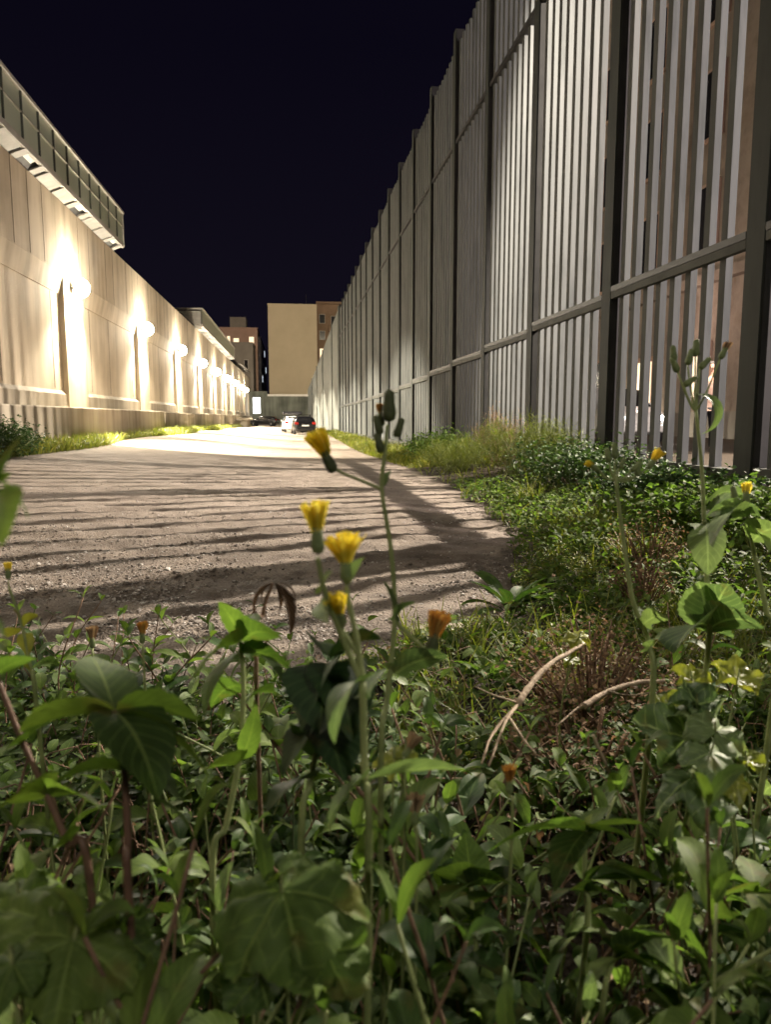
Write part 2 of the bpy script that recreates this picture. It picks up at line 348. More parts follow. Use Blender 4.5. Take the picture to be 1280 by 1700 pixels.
def mat_ground():
    m, N, L, b = nt('gravel_and_soil')
    tc = N.new('ShaderNodeTexCoord')
    def noise(sc, d=6, ro=.6):
        n = N.new('ShaderNodeTexNoise'); n.inputs['Scale'].default_value = sc; n.inputs['Detail'].default_value = d; n.inputs['Roughness'].default_value = ro
        L.new(tc.outputs['Object'], n.inputs[0]); return n
    big = noise(1.7); fine = noise(70, 6, .75)
    v = N.new('ShaderNodeTexVoronoi'); v.inputs['Scale'].default_value = 75; L.new(tc.outputs['Object'], v.inputs['Vector'])
    r1 = ramp(N, [(.3, (.20, .167, .138)), (.52, (.300, .257, .217)), (.75, (.375, .322, .273))]); L.new(big.outputs['Fac'], r1.inputs[0])
    r2 = ramp(N, [(.3, (.55, .53, .52)), (.55, (1, 1, 1)), (.75, (1.25, 1.24, 1.22))]); L.new(fine.outputs['Fac'], r2.inputs[0])
    mu = N.new('ShaderNodeMix'); mu.data_type = 'RGBA'; mu.blend_type = 'MULTIPLY'; mu.inputs[0].default_value = .9
    L.new(r1.outputs[0], mu.inputs[6]); L.new(r2.outputs[0], mu.inputs[7])
    ar = N.new('ShaderNodeAttribute'); ar.attribute_name = 'rail_shade'
    a_near = N.new('ShaderNodeAttribute'); a_near.attribute_name = 'near_dark'
    md = N.new('ShaderNodeMix'); md.data_type = 'RGBA'; L.new(a_near.outputs['Fac'], md.inputs[0]); L.new(mu.outputs[2], md.inputs[6]); md.inputs[7].default_value = (.085, .07, .06, 1)  # near gravel mixed darker in noisy patches, fading with distance
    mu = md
    m2 = N.new('ShaderNodeMix'); m2.data_type = 'RGBA'; L.new(ar.outputs['Fac'], m2.inputs[0]); L.new(mu.outputs[2], m2.inputs[6]); m2.inputs[7].default_value = (.04, .031, .026, 1)  # mid rail's shadow painted into the ground colour
    ag = N.new('ShaderNodeAttribute'); ag.attribute_name = 'gravel'
    m3 = N.new('ShaderNodeMix'); m3.data_type = 'RGBA'; L.new(ag.outputs['Fac'], m3.inputs[0]); m3.inputs[6].default_value = (.035, .026, .018, 1); L.new(m2.outputs[2], m3.inputs[7])
    L.new(m3.outputs[2], b.inputs['Base Color']); b.inputs['Roughness'].default_value = .85; b.inputs['Specular IOR Level'].default_value = .22
    ad = N.new('ShaderNodeMath'); ad.operation = 'ADD'; L.new(fine.outputs['Fac'], ad.inputs[0]); L.new(v.outputs['Distance'], ad.inputs[1])
    bp = N.new('ShaderNodeBump'); bp.inputs['Strength'].default_value = .7; bp.inputs['Distance'].default_value = .012
    L.new(ad.outputs[0], bp.inputs['Height']); L.new(bp.outputs[0], b.inputs['Normal'])
    return m
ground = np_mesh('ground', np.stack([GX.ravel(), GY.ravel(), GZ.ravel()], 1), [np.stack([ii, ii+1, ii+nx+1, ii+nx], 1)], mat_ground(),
                 attrs={'near_dark': (np.clip(.25+1.0*sst(.40, .58, fbm(GX*2.6+70, GY*3.4, 4)), 0, 1)*(1-sst(3.6, 8.5, GY))*.6).ravel(), 'gravel': gravel_mask(GX, GY).ravel(), 'rail_shade': np.clip(rail_shade_mask(GX*1.0, GY)**.6*.25, 0, 1).ravel()})
tag(ground, kind='structure')

# loose stones on the gravel
def stones(n):
    y = 1/rng.uniform(1/11., 1/2.2, n); x = rng.uniform(-1, 1, n)*y*.62+y*.07
    keep = (gravel_mask(x, y) > .35) & (x > -5.5) & (rng.random(n) < .12+1.3*sst(.42, .62, fbm(x*1.3+4, y*1.6, 3)))
    x, y = x[keep], y[keep]; k = len(x)
    ph = (1+5**.5)/2
    I = np.array([(-1,ph,0),(1,ph,0),(-1,-ph,0),(1,-ph,0),(0,-1,ph),(0,1,ph),(0,-1,-ph),(0,1,-ph),(ph,0,-1),(ph,0,1),(-ph,0,-1),(-ph,0,1)], float)/1.9
    T = np.array([(0,11,5),(0,5,1),(0,1,7),(0,7,10),(0,10,11),(1,5,9),(5,11,4),(11,10,2),(10,7,6),(7,1,8),(3,9,4),(3,4,2),(3,2,6),(3,6,8),(3,8,9),(4,9,5),(2,4,11),(6,2,10),(8,6,7),(9,8,1)])
    s = .0028+.0065*rng.random(k)**3+.010*(rng.random(k) < .03)*rng.random(k)
    sc = np.stack([s*rng.uniform(.8, 1.5, k), s*rng.uniform(.8, 1.4, k), s*rng.uniform(.5, .9, k)], 1)
    P = I[None]*(1+.28*rng.standard_normal((k, 12, 1)))*sc[:, None]
    a = rng.uniform(0, 6.28, k); c, si = np.cos(a)[:, None], np.sin(a)[:, None]
    P = np.stack([P[..., 0]*c-P[..., 1]*si, P[..., 0]*si+P[..., 1]*c, P[..., 2]], -1)
    P += np.stack([x, y, height(x, y)+s*.25], 1)[:, None]
    F = (T[None]+12*np.arange(k)[:, None, None]).reshape(-1, 3)
    m, N, L, b = nt('loose_stone'); t = N.new('ShaderNodeAttribute'); t.attribute_name = 'tint'
    r = ramp(N, [(0, (.075, .06, .052)), (.5, (.21, .18, .155)), (.85, (.33, .30, .27)), (1, (.55, .53, .50))]); L.new(t.outputs['Fac'], r.inputs[0]); L.new(r.outputs[0], b.inputs['Base Color']); b.inputs['Roughness'].default_value = .6
    o = np_mesh('gravel', P.reshape(-1, 3), [F], m, tint=np.repeat(rng.random(k), 12), smooth=False)
    tag(o, kind='stuff', label='loose grey gravel scattered over the dirt track', cat='gravel')
stones(70000)

# ------------------------------------------------------------------ left concrete wall
WX = -7.0; WTOP = 7.55; PIL0, PSTEP, NPIL = 25.0, 11.37, 10
wall = thing('concrete_wall', 'long high beige concrete wall with lit pilasters along the left side', 'wall', (WX, 8, 0))
Y0, Y1 = -4.0, 131.0
mb = MB()
# upper band with bevelled lower lip
mb.prism([(WX-.5, 5.35), (WX, 5.35), (WX, WTOP), (WX-.5, WTOP)], Y0, Y1)
mb.prism([(WX-.5, 4.72), (WX-.13, 4.72), (WX-.002, 5.348), (WX-.5, 5.348)], Y0, Y1)
mb.build('upper_band', M['wall'], wall)
mb = MB().box(WX-.5, WX-.16, Y0, Y1, -.6, 4.718); mb.build('recessed_panel', M['wall'], wall)
mb = MB().prism([(WX-.159, 1.22), (WX-.06, 1.22), (WX-.06, 1.62), (WX-.159, 1.74)], Y0, Y1); mb.build('sill_band', M['plinth'], wall)
for k in range(-2, NPIL):
    yp = PIL0+k*PSTEP
    if yp < Y0+1: continue
    mb = MB().box(WX-.158, WX+.0, yp-.1, yp+2.2, 1.18, 4.70)
    mb.prism([(WX-.158, 4.701), (WX-.0, 4.701), (WX+.003, 5.28), (WX-.01, 5.28), (WX-.128, 4.705)], yp-.1, yp+2.2)
    mb.build('pilaster', M['wall'], wall, bevel=.02)
# joints: shallow grooves shown as dark fillets between cast panels
mb = MB(); y = 4.0; k = 0
rj = random.Random(4)
while y < Y1:
    mb.box(WX, WX+.004, y, y+.022, 5.37, WTOP-.002); y += rj.choice([1.2, 2.4, 2.4, 3.6, 1.3])
for k in range(-2, NPIL):
    yp = PIL0+k*PSTEP
    for q in (-1.0, -5.2, -8.0):
        mb.box(WX-.16, WX-.156, yp+q, yp+q+.03 if q != -1.0 else yp+q+.07, 1.8, 4.70)
mb.build('panel_joint', M['joint'], wall)
# plinth blocks
yb = -4.0; n = 0
for ln in (22, 22.6, 8.2, 7.4, 9.5, 9, 8.4, 9, 10, 9.2, 9.5, 8):
    o = MB().box(WX-.2, WX+.42+.03*math.sin(n*2.1), yb, yb+ln-(.5 if n in (1,) else .03), -.6, 1.18+.03*math.sin(n*1.7)).build('plinth_block', M['plinth'], wall, bevel=.03)
    yb += ln; n += 1
# wall lamps
dome = mat_emit('lit_lamp_glass', WALL_LAMP_COL, WALL_LAMP)
ordn = ['nearest', 'second', 'third', 'fourth', 'fifth', 'sixth', 'seventh', 'eighth', 'ninth', 'farthest']
def make_lamp():
    t = thing('wall_lamp', 'x', 'wall lamp', (0, 0, 0), 0, 'wall lamps along the concrete wall')
    MB().box(.14, .22, -.26, .26, -.26, .26).build('housing', M['frame_metal'], t, bevel=.02)
    MB().box(-.02, .138, -.035, .035, -.04, .04).build('bracket', M['frame_metal'], t)
    Mx = np.array([[0, 0, 1, .22], [0, 1.0, 0, 0], [-1.0, 0, 0, 0], [0, 0, 0, 1.]])
    prof = [(.32*math.cos(a), .34*math.sin(a)) for a in np.linspace(0, math.pi/2-.03, 8)]
    MB().lathe(prof, 18, Mx).build('lamp_glass', dome, t, smooth=True)
    MB().box(-.02, .02, -.03, .03, .265, .72).build('conduit', M['frame_metal'], t)
    b = lamp('lamp_downlight', 'SPOT', (.36, 0, -.40), 2600, WALL_LAMP_COL, .15, (-.02, .0, -4.0), 134, .5); b.parent = t
    b = lamp('lamp_downlight', 'SPOT', (.32, 0, -.40), 1000, WALL_LAMP_COL, .12, (-.10, .25, -4.0), 50, .45); b.parent = t
    b = lamp('lamp_beam', 'SPOT', (.64, 0, -.10), 16500, WALL_LAMP_COL, .10, (5.2, 1.2, -5.3), 88, .35); b.parent = t
    return t
lamp0 = make_lamp()
for k in range(NPIL):
    yl = 25.7+k*11.30
    if k > 8: break
    o = lamp0 if k == 0 else copy_tree(lamp0)
    o.location = (WX+.02, yl, 5.05)
    o['label'] = ['nearest', 'second nearest', 'third nearest', 'fourth nearest', 'fifth', 'sixth', 'seventh', 'eighth', 'ninth', 'tenth'][k]+' glowing bulkhead lamp in the row along the concrete wall'
    if k > 6:
        for ch in list(o.children):
            if ch.type == 'LIGHT': bpy.data.objects.remove(ch)
    if k == 8: o['label'] = 'farthest glowing bulkhead lamp at the far end of the concrete wall'

# ------------------------------------------------------------------ glazed walkways on the wall
def walkway(label, ya, yb, xo, z0, z1, glazed):
    t = thing('glazed_walkway', label, 'walkway', (WX, ya, WTOP))
    gl = mat_walk_glass
    # floor beam at the outer edge, roof, end wall
    MB().box(xo-.12, xo, ya, yb, z0-.18, z0).build('edge_beam', M['white_metal'], t, bevel=.01)
    MB().box(WX-1.9, xo+.05, ya-.05, yb+.05, z1, z1+.10).build('roof', M['white_metal'], t, bevel=.01)
    MB().box(WX-1.85, WX-1.75, ya, yb, WTOP-.3, z1-.002).build('back_wall', M['frame_metal'], t)
    mul = np.arange(ya, yb-.5, 1.29)
    MB().box(xo-.045, xo-.035, ya+.02, yb-.02, z0+.002, z1-.002).build('glass', gl, t)
    if glazed:
        for y in mul: MB().box(xo-.10, xo+.015, y-.022, y+.022, z0+.002, z1-.002).build('mullion', M['mullion'], t)
        MB().box(xo-.10, xo+.01, ya+.03, yb-.03, z0+.62, z0+.65).build('handrail', M['frame_metal'], t)
    MB().box(WX-1.74, xo-.11, yb-.04, yb-.01, z0, z1-.003).build('end_glass', gl, t)
    MB().box(xo-.05, xo+.02, yb-.06, yb+.03, z0-.14, z1-.003).build('end_post', M['white_metal'], t)
    # sloping soffit panels between the wall top and the edge beam
    y = ya; rr = random.Random(3); i = 0
    while y < yb-.4:
        ln = [1.22, 1.22, .34, .62, .34][i % 5]; i += 1
        y2 = min(y+ln, yb-.02)
        dep = 0 if ln > .5 else .0
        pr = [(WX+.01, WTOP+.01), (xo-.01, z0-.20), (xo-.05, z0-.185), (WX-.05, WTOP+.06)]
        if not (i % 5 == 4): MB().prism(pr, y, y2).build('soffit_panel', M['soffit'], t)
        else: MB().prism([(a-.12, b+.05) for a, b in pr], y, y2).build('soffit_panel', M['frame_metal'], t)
        y = y2+.19
    for q in range(9):
        zq = WTOP-.1+q*(z1-WTOP)/9
        MB().prism([(0, 0)], 0, 0) if False else MB().box(WX-1.70, xo-.13, ya-.03, ya+.03, zq, zq+(z1-WTOP)/9*.72).build('louvre_slat', M['white_metal'], t)
    for xq in (WX-1.2, WX-.5): MB().box(xq, xq+.05, ya-.06, ya-.032, WTOP-.1, z1-.01).build('louvre_post', M['frame_metal'], t)
    MB().prism([(WX-.3, WTOP+.002), (WX-.06, WTOP+.002), (xo-.14, z0-.10), (xo-.3, z0)], ya, yb-.03).build('soffit_backing', M['galv_dark_or_shade'], t)
    return t
mat_walk_glass, N_, L_, b_ = nt('walkway_glass')
b_.inputs['Base Color'].default_value = (.52, .58, .48, 1); b_.inputs['Roughness'].default_value = .3; b_.inputs['Specular IOR Level'].default_value = .6
walkway('glazed walkway with green glass panes above the near end of the concrete wall', 4.0, 32.2, -6.62, 7.90, 9.04, True)
walkway('smaller pale enclosed walkway above the far part of the concrete wall', 57.6, 89.0, -6.40, 7.80, 8.85, False)
# weed growing out of the wall top
# ------------------------------------------------------------------ metal slat fence
FX = 4.2
def zmid(y): return float(np.interp(y, [0, 9, 30, 45, 70], [2.55, 2.53, 1.99, 1.86, 1.8]))
def zbot(y): return float(np.interp(y, [0, 6.4, 22, 40, 70], [.44, .44, .06, -.12, -.2]))
fence = thing('metal_fence', 'tall galvanised steel slat fence receding along the right of the track', 'fence', (FX, 8, 0))
posts = [6.61+3.225*k for k in range(-2, 19)]
ZT = 10.1
for i, yp in enumerate(posts):
    y0, y1 = yp-.27, yp
    mb = MB().box(FX-.004, FX+.018, y0, y1, -.9, 10.42)
    po = mb.build('post', M['post'], fence)
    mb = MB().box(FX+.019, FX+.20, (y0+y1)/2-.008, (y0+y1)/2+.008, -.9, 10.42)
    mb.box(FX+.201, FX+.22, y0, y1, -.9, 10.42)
    mb.box(FX+.019, FX+.205, y0-.013, y0-.001, -.9, 10.41)  # dark side plate stands for the shaded hollow of the post
    mb.build('post_web_shade', M['galv_dark_or_shade'], po)  # web and back flange coloured dark as the hollow's shade
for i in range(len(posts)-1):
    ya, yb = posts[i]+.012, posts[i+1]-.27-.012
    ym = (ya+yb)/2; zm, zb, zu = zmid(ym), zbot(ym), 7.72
    za = lambda z0, z1: None
    # rails and the painted shadow gap
    mb = MB().box(FX+.0, FX+.07, ya, yb, zm-.085, zm); mb.build('rail', M['rail'], fence, bevel=.004)
    MB().box(FX-.003, FX+.20, ya, yb, zm+.003, zm+.072).build('rail', M['galv_dark_or_shade'], fence)  # dark bar painted as the shadow gap above the mid rail
    MB().box(FX+.01, FX+.15, ya, yb, zb-.12, zb).build('rail', M['rail'], fence, bevel=.004)
    MB().box(FX+.02, FX+.15, ya, yb, zu, zu+.09).build('rail', M['galv_dark_or_shade'], fence)
    mb = MB(); pit = .327; n = int((yb-ya)/pit); off = (yb-ya-n*pit)/2
    rr = random.Random(i)
    for k in range(n+1):
        yy = ya+off+k*pit-.065+rr.uniform(-.006, .006)
        if k == 0: yy = ya+.0
        yl = min(yy+.125, yb)
        if yl-yy < .05: continue
        dx = rr.uniform(-.003, .003)
        cx_, cy_, ph = FX+.115+dx, (yy+yl)/2, R_(13+rr.uniform(-3, 3)); hw, hd = (yl-yy)/2*.64, .045
        co = [(cx_+a*hd*math.cos(ph)-b*hw*math.sin(ph), cy_+a*hd*math.sin(ph)+b*hw*math.cos(ph)) for a, b in ((-1, -1), (1, -1), (1, 1), (-1, 1))]
        z0_, z1_ = zb-.36, ZT+rr.uniform(-.03, .02)
        mb.add([(x, y, z0_) for x, y in co]+[(x, y, z1_) for x, y in co], [np.array([(3,2,1,0),(4,5,6,7),(0,1,5,4),(1,2,6,5),(2,3,7,6),(3,0,4,7)])])
    mb.build('slat_panel', M['slat'], fence)
# far plainer stretch, stepping down towards the end of the alley
far_fence = thing('sheet_fence', 'plain lower metal sheet fence beyond the slat fence at the alley end', 'fence', (4.1, 68, 0))
pts = [(4.2, 64.9, 10.3), (4.0, 72, 9.6), (3.62, 84, 8.3), (3.29, 94, 7.2), (2.95, 104, 6.2), (2.62, 115, 5.2)]
for (xa, ya, ta), (xb, yb, tb) in zip(pts[:-1], pts[1:]):
    n = int((yb-ya)/.5); V = []; F = []
    for k in range(2*n+1):
        t = k/(2*n); off = .05 if (k//1) % 2 else 0
        V += [(xa+(xb-xa)*t+off, ya+(yb-ya)*t, -.9), (xa+(xb-xa)*t+off, ya+(yb-ya)*t, ta+(tb-ta)*t)]
    V2 = [(x+.03, y, z) for x, y, z in V]; m_ = len(V); V += V2
    for k in range(2*n):
        a = 2*k; F += [(a, a+2, a+3, a+1), (m_+a+1, m_+a+3, m_+a+2, m_+a), (a+1, a+3, m_+a+3, m_+a+1)]
    F += [(0, 1, m_+1, m_), (m_-2, 2*m_-2, 2*m_-1, m_-1)]
    MB().add(V, [np.array(F)]).build('corrugated_sheet', M['galv'], far_fence)
    MB().box(xa-.1, xa+.0, ya, ya+.12, -.9, ta+.05).build('post', M['galv'], far_fence)

# ------------------------------------------------------------------ end of the alley and the buildings round it
M['end_wall'] = mat_concrete('grey_render', (.09, .098, .085), (.15, .16, .14))
M['beige'] = mat_noise('beige_render', (.42, .36, .25), (.48, .41, .29), .25, .9, .1, 20)
M['pink'] = mat_noise('pink_render', (.36, .24, .19), (.46, .32, .26), .3, .9, .1, 20)
M['grey_render'] = mat_noise('dull_render', (.18, .165, .145), (.25, .23, .20), .3, .9, .1, 20)
M['brown'] = mat_noise('brown_render', (.22, .15, .10), (.32, .22, .15), .3, .9, .1, 20)
M['blue_render'] = mat_noise('cool_render', (.20, .20, .24), (.32, .32, .36), .4, .9, .1, 20)
M['stone'] = mat_noise('old_stone_front', (.16, .125, .10), (.27, .225, .19), .7, .9, .4, 12, c3=(.21, .165, .13))
M['window_dark'] = mat_plain('dark_window', (.02, .02, .022), .15)
M['window_lit'] = mat_emit('lit_window', (1.0, .72, .42), .9)
M['window_cool'] = mat_emit('cool_lit_window', (.8, .9, 1.0), .9)
M['flood'] = mat_emit('lit_flood_panel', (.92, .97, 1.0), 7.)

ew = thing('end_wall', 'grey wall with a pale coping closing the far end of the alley', 'wall', (-1, 128, 0))
MB().box(-9.5, -3.9, 128.0, 128.4, -1, 5.3).build('wall_panel', M['end_wall'], ew)
MB().box(-3.898, 8, 128.0, 128.4, -1, 4.45).build('wall_panel', M['end_wall'], ew)
MB().box(-3.898, 8, 127.8, 128.5, 4.453, 4.80).build('coping', M['white_metal'], ew, bevel=.02)
for x in np.arange(-2.6, 8, 2.4): MB().box(x, x+.3, 127.9, 127.998, -1, 4.45).build('buttress', M['end_wall'], ew)
fl = thing('flood_or_fill_light', 'bright white flood light on the far end wall', 'flood light', (-5.95, 127.9, 2.3))
MB().box(-6.35, -5.1, 127.7, 127.99, 1.55, 4.25).build('housing', M['frame_metal'], fl, bevel=.02)
MB().box(-6.29, -5.16, 127.66, 127.698, 1.61, 4.19).build('light_panel', M['flood'], fl)

def windows(t, rects, y, mat, depth=.12, name='window'):
    for (x0, x1, z0, z1) in rects:
        w_ = MB().box(x0-.08, x1+.08, y-.06, y-.004, z0-.08, z1+.08).build(name, M['white_metal'], t)
        MB().box(x0, x1, y-.075, y-.062, z0, z1).build('pane', mat, w_)
b1 = thing('apartment_building', 'tall windowless beige building side behind the end wall', 'building', (.3, 140, 0))
MB().box(-3.9, 5.0, 140, 153, -1, 21.3).build('wall', M['beige'], b1)
MB().box(-3.96, 5.06, 139.94, 153.06, 21.302, 21.5).build('parapet', M['beige'], b1)
MB().tube([(3.1, 141, 21.5), (3.1, 141, 23.4)], .04).build('antenna', M['galv_dark_or_shade'], b1)
b2 = thing('apartment_building', 'brown apartment block with balconies right of the beige building', 'building', (9, 150, 0))
MB().box(5.4, 22, 150, 164, -1, 23.0).build('wall', M['brown'], b2)
MB().box(5.2, 22.2, 149.2, 164.2, 23.002, 23.4).build('roof', M['brown'], b2)
for z in (8, 11.4, 14.8, 18.2):
    MB().box(7.6, 12.6, 148.6, 149.998, z-.5, z+.7).build('balcony', M['brown'], b2)
    windows(b2, [(8.2, 9.4, z+.75, z+2.5)], 150, M['window_dark'])
windows(b2, [(5.9, 6.9, 12.6, 14.4)], 150, M['window_lit'])
windows(b2, [(5.9, 6.9, 16.2, 17.8), (5.9, 6.9, 19.4, 21.0)], 150, M['window_dark'])
b3 = thing('apartment_building', 'pinkish apartment block with lit top floor beyond the concrete wall', 'building', (-10, 150, 0))
MB().box(-24, -6.3, 150, 160, -1, 18.1).build('wall', M['pink'], b3)
MB().box(-11.6, -8.5, 151, 156, 18.3, 20.4).build('stair_tower', M['grey_render'], b3)
MB().box(-24.2, -6.2, 149.8, 160.2, 18.103, 18.3).build('roof', M['pink'], b3)
MB().box(-6.298, -5.75, 152, 186, -1, 16.8).build('wing', M['blue_render'], b3)
windows(b3, [(-12.1, -11.6, 15.4, 16.6), (-10.9, -9.9, 15.4, 16.2), (-7.9, -7.0, 15.0, 16.5)], 150, M['window_lit'])
for z in (5.5, 8.6, 11.7, 14.8):
    for q in range(4):
        y = 155+q*7.4
        w_ = MB().box(-5.748, -5.68, y, y+2.4, z-.7, z+1.0).build('window', M['white_metal'], b3)
        MB().box(-5.678, -5.665, y+.2, y+2.2, z-.5, z+.8).build('pane', M['window_cool'] if (q*3+int(z)) % 4 == 0 else M['window_dark'], w_)
b4 = thing('service_building', 'dull grey flat roofed building in front of the pinkish apartment block', 'building', (-9, 138, 0))
MB().box(-20, -6.65, 138, 148, -1, 14.1).build('wall', M['grey_render'], b4)
MB().box(-20.1, -6.57, 137.9, 148.1, 14.102, 14.35).build('roof', M['grey_render'], b4)
windows(b4, [(-8.2, -7.6, 9.6, 11.2)], 138, M['window_dark'])
b5 = thing('eaves_roof', 'small pale tiled lean-to roof over the far end of the concrete wall', 'roof', (-8, 104, 7.6))
MB().prism([(-9.6, 9.4), (-6.5, 8.0), (-6.5, 8.25), (-9.6, 9.65)], 104, 124).build('roof_slab', M['grey_render'], b5)
MB().box(-9.2, -7.3, 104.5, 123.5, 7.0, 8.2).build('wall', M['grey_render'], b5)

# stone building along the street behind the fence, seen through the slats
b6 = thing('stone_building', 'old brown stone building seen through the gaps of the slat fence', 'building', (14.3, 20, 0))
MB().box(14.3, 22, 6, 64, .0, 20).build('wall', M['stone'], b6)
MB().box(14.0, 14.298, 6, 64, 5.4, 5.75).build('cornice', M['stone'], b6)
MB().box(14.18, 14.298, 6, 64, .0, 1.1).build('plinth', M['grey_render'], b6)
for q in range(14):
    y = 8.2+q*4.0
    for z in (6.6, 10.3, 14.0):
        f_ = MB().box(14.2, 14.296, y-.12, y+1.32, z-.12, z+2.2).build('window', M['pink'], b6)
        MB().box(14.17, 14.198, y, y+1.2, z, z+2.08).build('pane', M['window_dark'], f_)
    if q % 2:
        f_ = MB().box(14.2, 14.296, y-.15, y+1.6, .3, 3.3).build('door', M['pink'], b6)
        MB().box(14.17, 14.198, y, y+1.45, .32, 3.1).build('pane', M['window_lit'] if q in (3, 5) else M['window_dark'], f_)
    else:
        f_ = MB().box(14.2, 14.296, y-.12, y+1.4, 1.5, 3.5).build('window', M['pink'], b6)
        MB().box(14.17, 14.198, y, y+1.28, 1.62, 3.38).build('pane', M['window_lit'] if q == 4 else M['window_dark'], f_)

# ------------------------------------------------------------------ cars
def car(label, loc, rz, paint, L=4.1, W=1.74, H=1.47, rack=False, lit=False):
    t = thing('parked_car', label, 'car', loc, rz)
    # stations along the car, y: rear at -L/2 ... front at +L/2: (y, belt height, roof height, half width, bottom)
    S = [(-.50, .62, .70, .74, .34), (-.488, .88, .95, .80, .28), (-.46, .96, 1.10, .84, .22), (-.40, .98, 1.36, .86, .20), (-.30, .97, H-.03, .87, .19), (-.10, .96, H, .87, .19),
         (.06, .95, H-.04, .87, .19), (.18, .94, 1.20, .87, .19), (.26, .92, .98, .86, .19), (.38, .86, .90, .84, .19), (.46, .76, .79, .79, .22), (.495, .60, .64, .70, .30)]
    k = W/1.74; V = []
    for (y, zb, zr, hw, z0) in S:
        hw *= k; top = .72 if zr-zb > .25 else (.90 if zr-zb > .1 else .93)
        ring = [(hw*.86, z0), (hw*.98, z0+.14), (hw*1.0, (z0+zb)/2+.04), (hw*.965, zb), (hw*top, zr-.05*(zr-zb > .25)-.015), (hw*top*.8, zr)]
        V += [(x, y*L, z) for x, z in ring]+[(-x, y*L, z) for x, z in ring[::-1]]
    n = 12; F = []
    for i in range(len(S)-1):
        for j in range(n):
            if j == n-1: F.append((i*n+j, (i+1)*n+j, (i+1)*n, i*n))
            else: F.append((i*n+j, (i+1)*n+j, (i+1)*n+j+1, i*n+j+1))
    V = np.array(V)
    o = np_mesh('body', V, [np.array(F), np.array([list(range(n))]), np.array([list(range((len(S)-1)*n, len(S)*n))[::-1]])], paint, t, smooth=True, world=False)
    s = o.modifiers.new('sub', 'SUBSURF'); s.levels = 1; s.render_levels = 2
    def quad(name, pts, mat, th=.02):
        P = np.array(pts, float); nn = np.cross(P[1]-P[0], P[-1]-P[0]); nn /= np.linalg.norm(nn)
        m_ = len(P); VV = np.vstack([P+nn*th, P-nn*th])
        FF = [np.array([list(range(m_))]), np.array([list(range(m_, 2*m_))[::-1]]), np.array([(i, m_+i, m_+(i+1) % m_, (i+1) % m_) for i in range(m_)])]
        return np_mesh(name, VV, FF, mat, t, smooth=False, world=False)
    h = .5*W
    quad('rear_window', [(-.72*h, -.452*L, 1.06), (.72*h, -.452*L, 1.06), (.62*h, -.392*L, 1.36), (-.62*h, -.392*L, 1.36)], M['glass_dark'])
    quad('windscreen', [(.78*h, .262*L, .985), (-.78*h, .262*L, .985), (-.62*h, .09*L, H-.09), (.62*h, .09*L, H-.09)], M['glass_dark'])
    for sx in (-1, 1):
        quad('side_window', [(sx*.955*h, -.34*L, 1.0), (sx*.955*h, .02*L, 1.0), (sx*.78*h, -.0*L, H-.10), (sx*.78*h, -.30*L, H-.12)][::sx], M['glass_dark'], .012)
        quad('side_window', [(sx*.955*h, .035*L, 1.0), (sx*.95*h, .20*L, .99), (sx*.78*h, .075*L, H-.12), (sx*.78*h, .015*L, H-.10)][::sx], M['glass_dark'], .012)
        MB().box(min(sx*.62*h, sx*.93*h), max(sx*.62*h, sx*.93*h), -.497*L, -.470*L, .80, .98).build('tail_light', M['tail'], t, world=False, bevel=.02)
        hl = MB().box(min(sx*.52*h, sx*.88*h), max(sx*.52*h, sx*.88*h), .455*L, .487*L, .62, .74).build('headlight', mat_emit('lit_headlight', (1, .95, .85), 40.) if lit else M['plate'], t, world=False, bevel=.02)
        mm = MB().box(min(sx*1.0*h, sx*1.13*h), max(sx*1.0*h, sx*1.13*h), .13*L, .155*L, .98, 1.12).build('wing_mirror', paint, t, world=False, bevel=.02)
        for fy in (-.31, .33):
            Mx = frame((sx*(h-.10), fy*L, .315), (sx, 0, 0))
            wh = MB().lathe([(.20, -.10), (.30, -.10), (.315, -.06), (.315, .06), (.30, .09), (.20, .095)], 24, Mx).build('wheel', M['tyre'], t, world=False, smooth=True)
            MB().lathe([(.02, .10), (.19, .085), (.20, .04)], 16, Mx).build('rim', M['rim'], wh, world=False)
    MB().box(-.26, .26, -.507*L, -.496*L, .66, .77).build('number_plate', M['plate'], t, world=False)
    MB().box(-.80*h, .80*h, -.512*L, -.480*L, .34, .56).build('rear_bumper', paint, t, world=False, bevel=.05)
    MB().box(-.80*h, .80*h, .478*L, .505*L, .30, .50).build('front_bumper', paint, t, world=False, bevel=.05)
    if rack:
        for y in (-.14, .02):
            MB().box(-.66*h, .66*h, y*L, y*L+.05, H+.06, H+.10).build('roof_bar', M['galv_dark_or_shade'], t, world=False)
            for sx in (-1, 1): MB().box(sx*.6*h-.03, sx*.6*h+.03, y*L, y*L+.05, H-.05, H+.058).build('rack_foot', M['galv_dark_or_shade'], t, world=False)
    return t
def gh(x, y): return float(height(np.array(x), np.array(y)))
car('black hatchback with roof bars parked on the lit track, its rear towards us', (.95, 60, gh(.95, 60)), R_(4), M['black_paint'], rack=True)
car('white car parked just in front of the black hatchback', (.12, 67.5, gh(.12, 67.5)), R_(5), M['white_paint'], rack=True)
car('small dark grey car at the far left by the end wall', (-3.85, 108, gh(-3.85, 108)), R_(75), M['black_paint'])
car('white car with lit headlights standing behind the slat fence', (9.4, 21.0, .2), R_(178), M['white_paint'], H=1.6, lit=True)
rb = thing('roof_box', 'black roof box carried on the roof bars of the white car', 'roof box', (.12, 67.2, gh(.12, 67.5)+1.58))
Vb = MB().box(-.75, 1.0, 66.4, 68.3, gh(.12, 67.5)+1.58, gh(.12, 67.5)+1.84); Vb.build('box_shell', M['black_paint'], rb, bevel=.1)
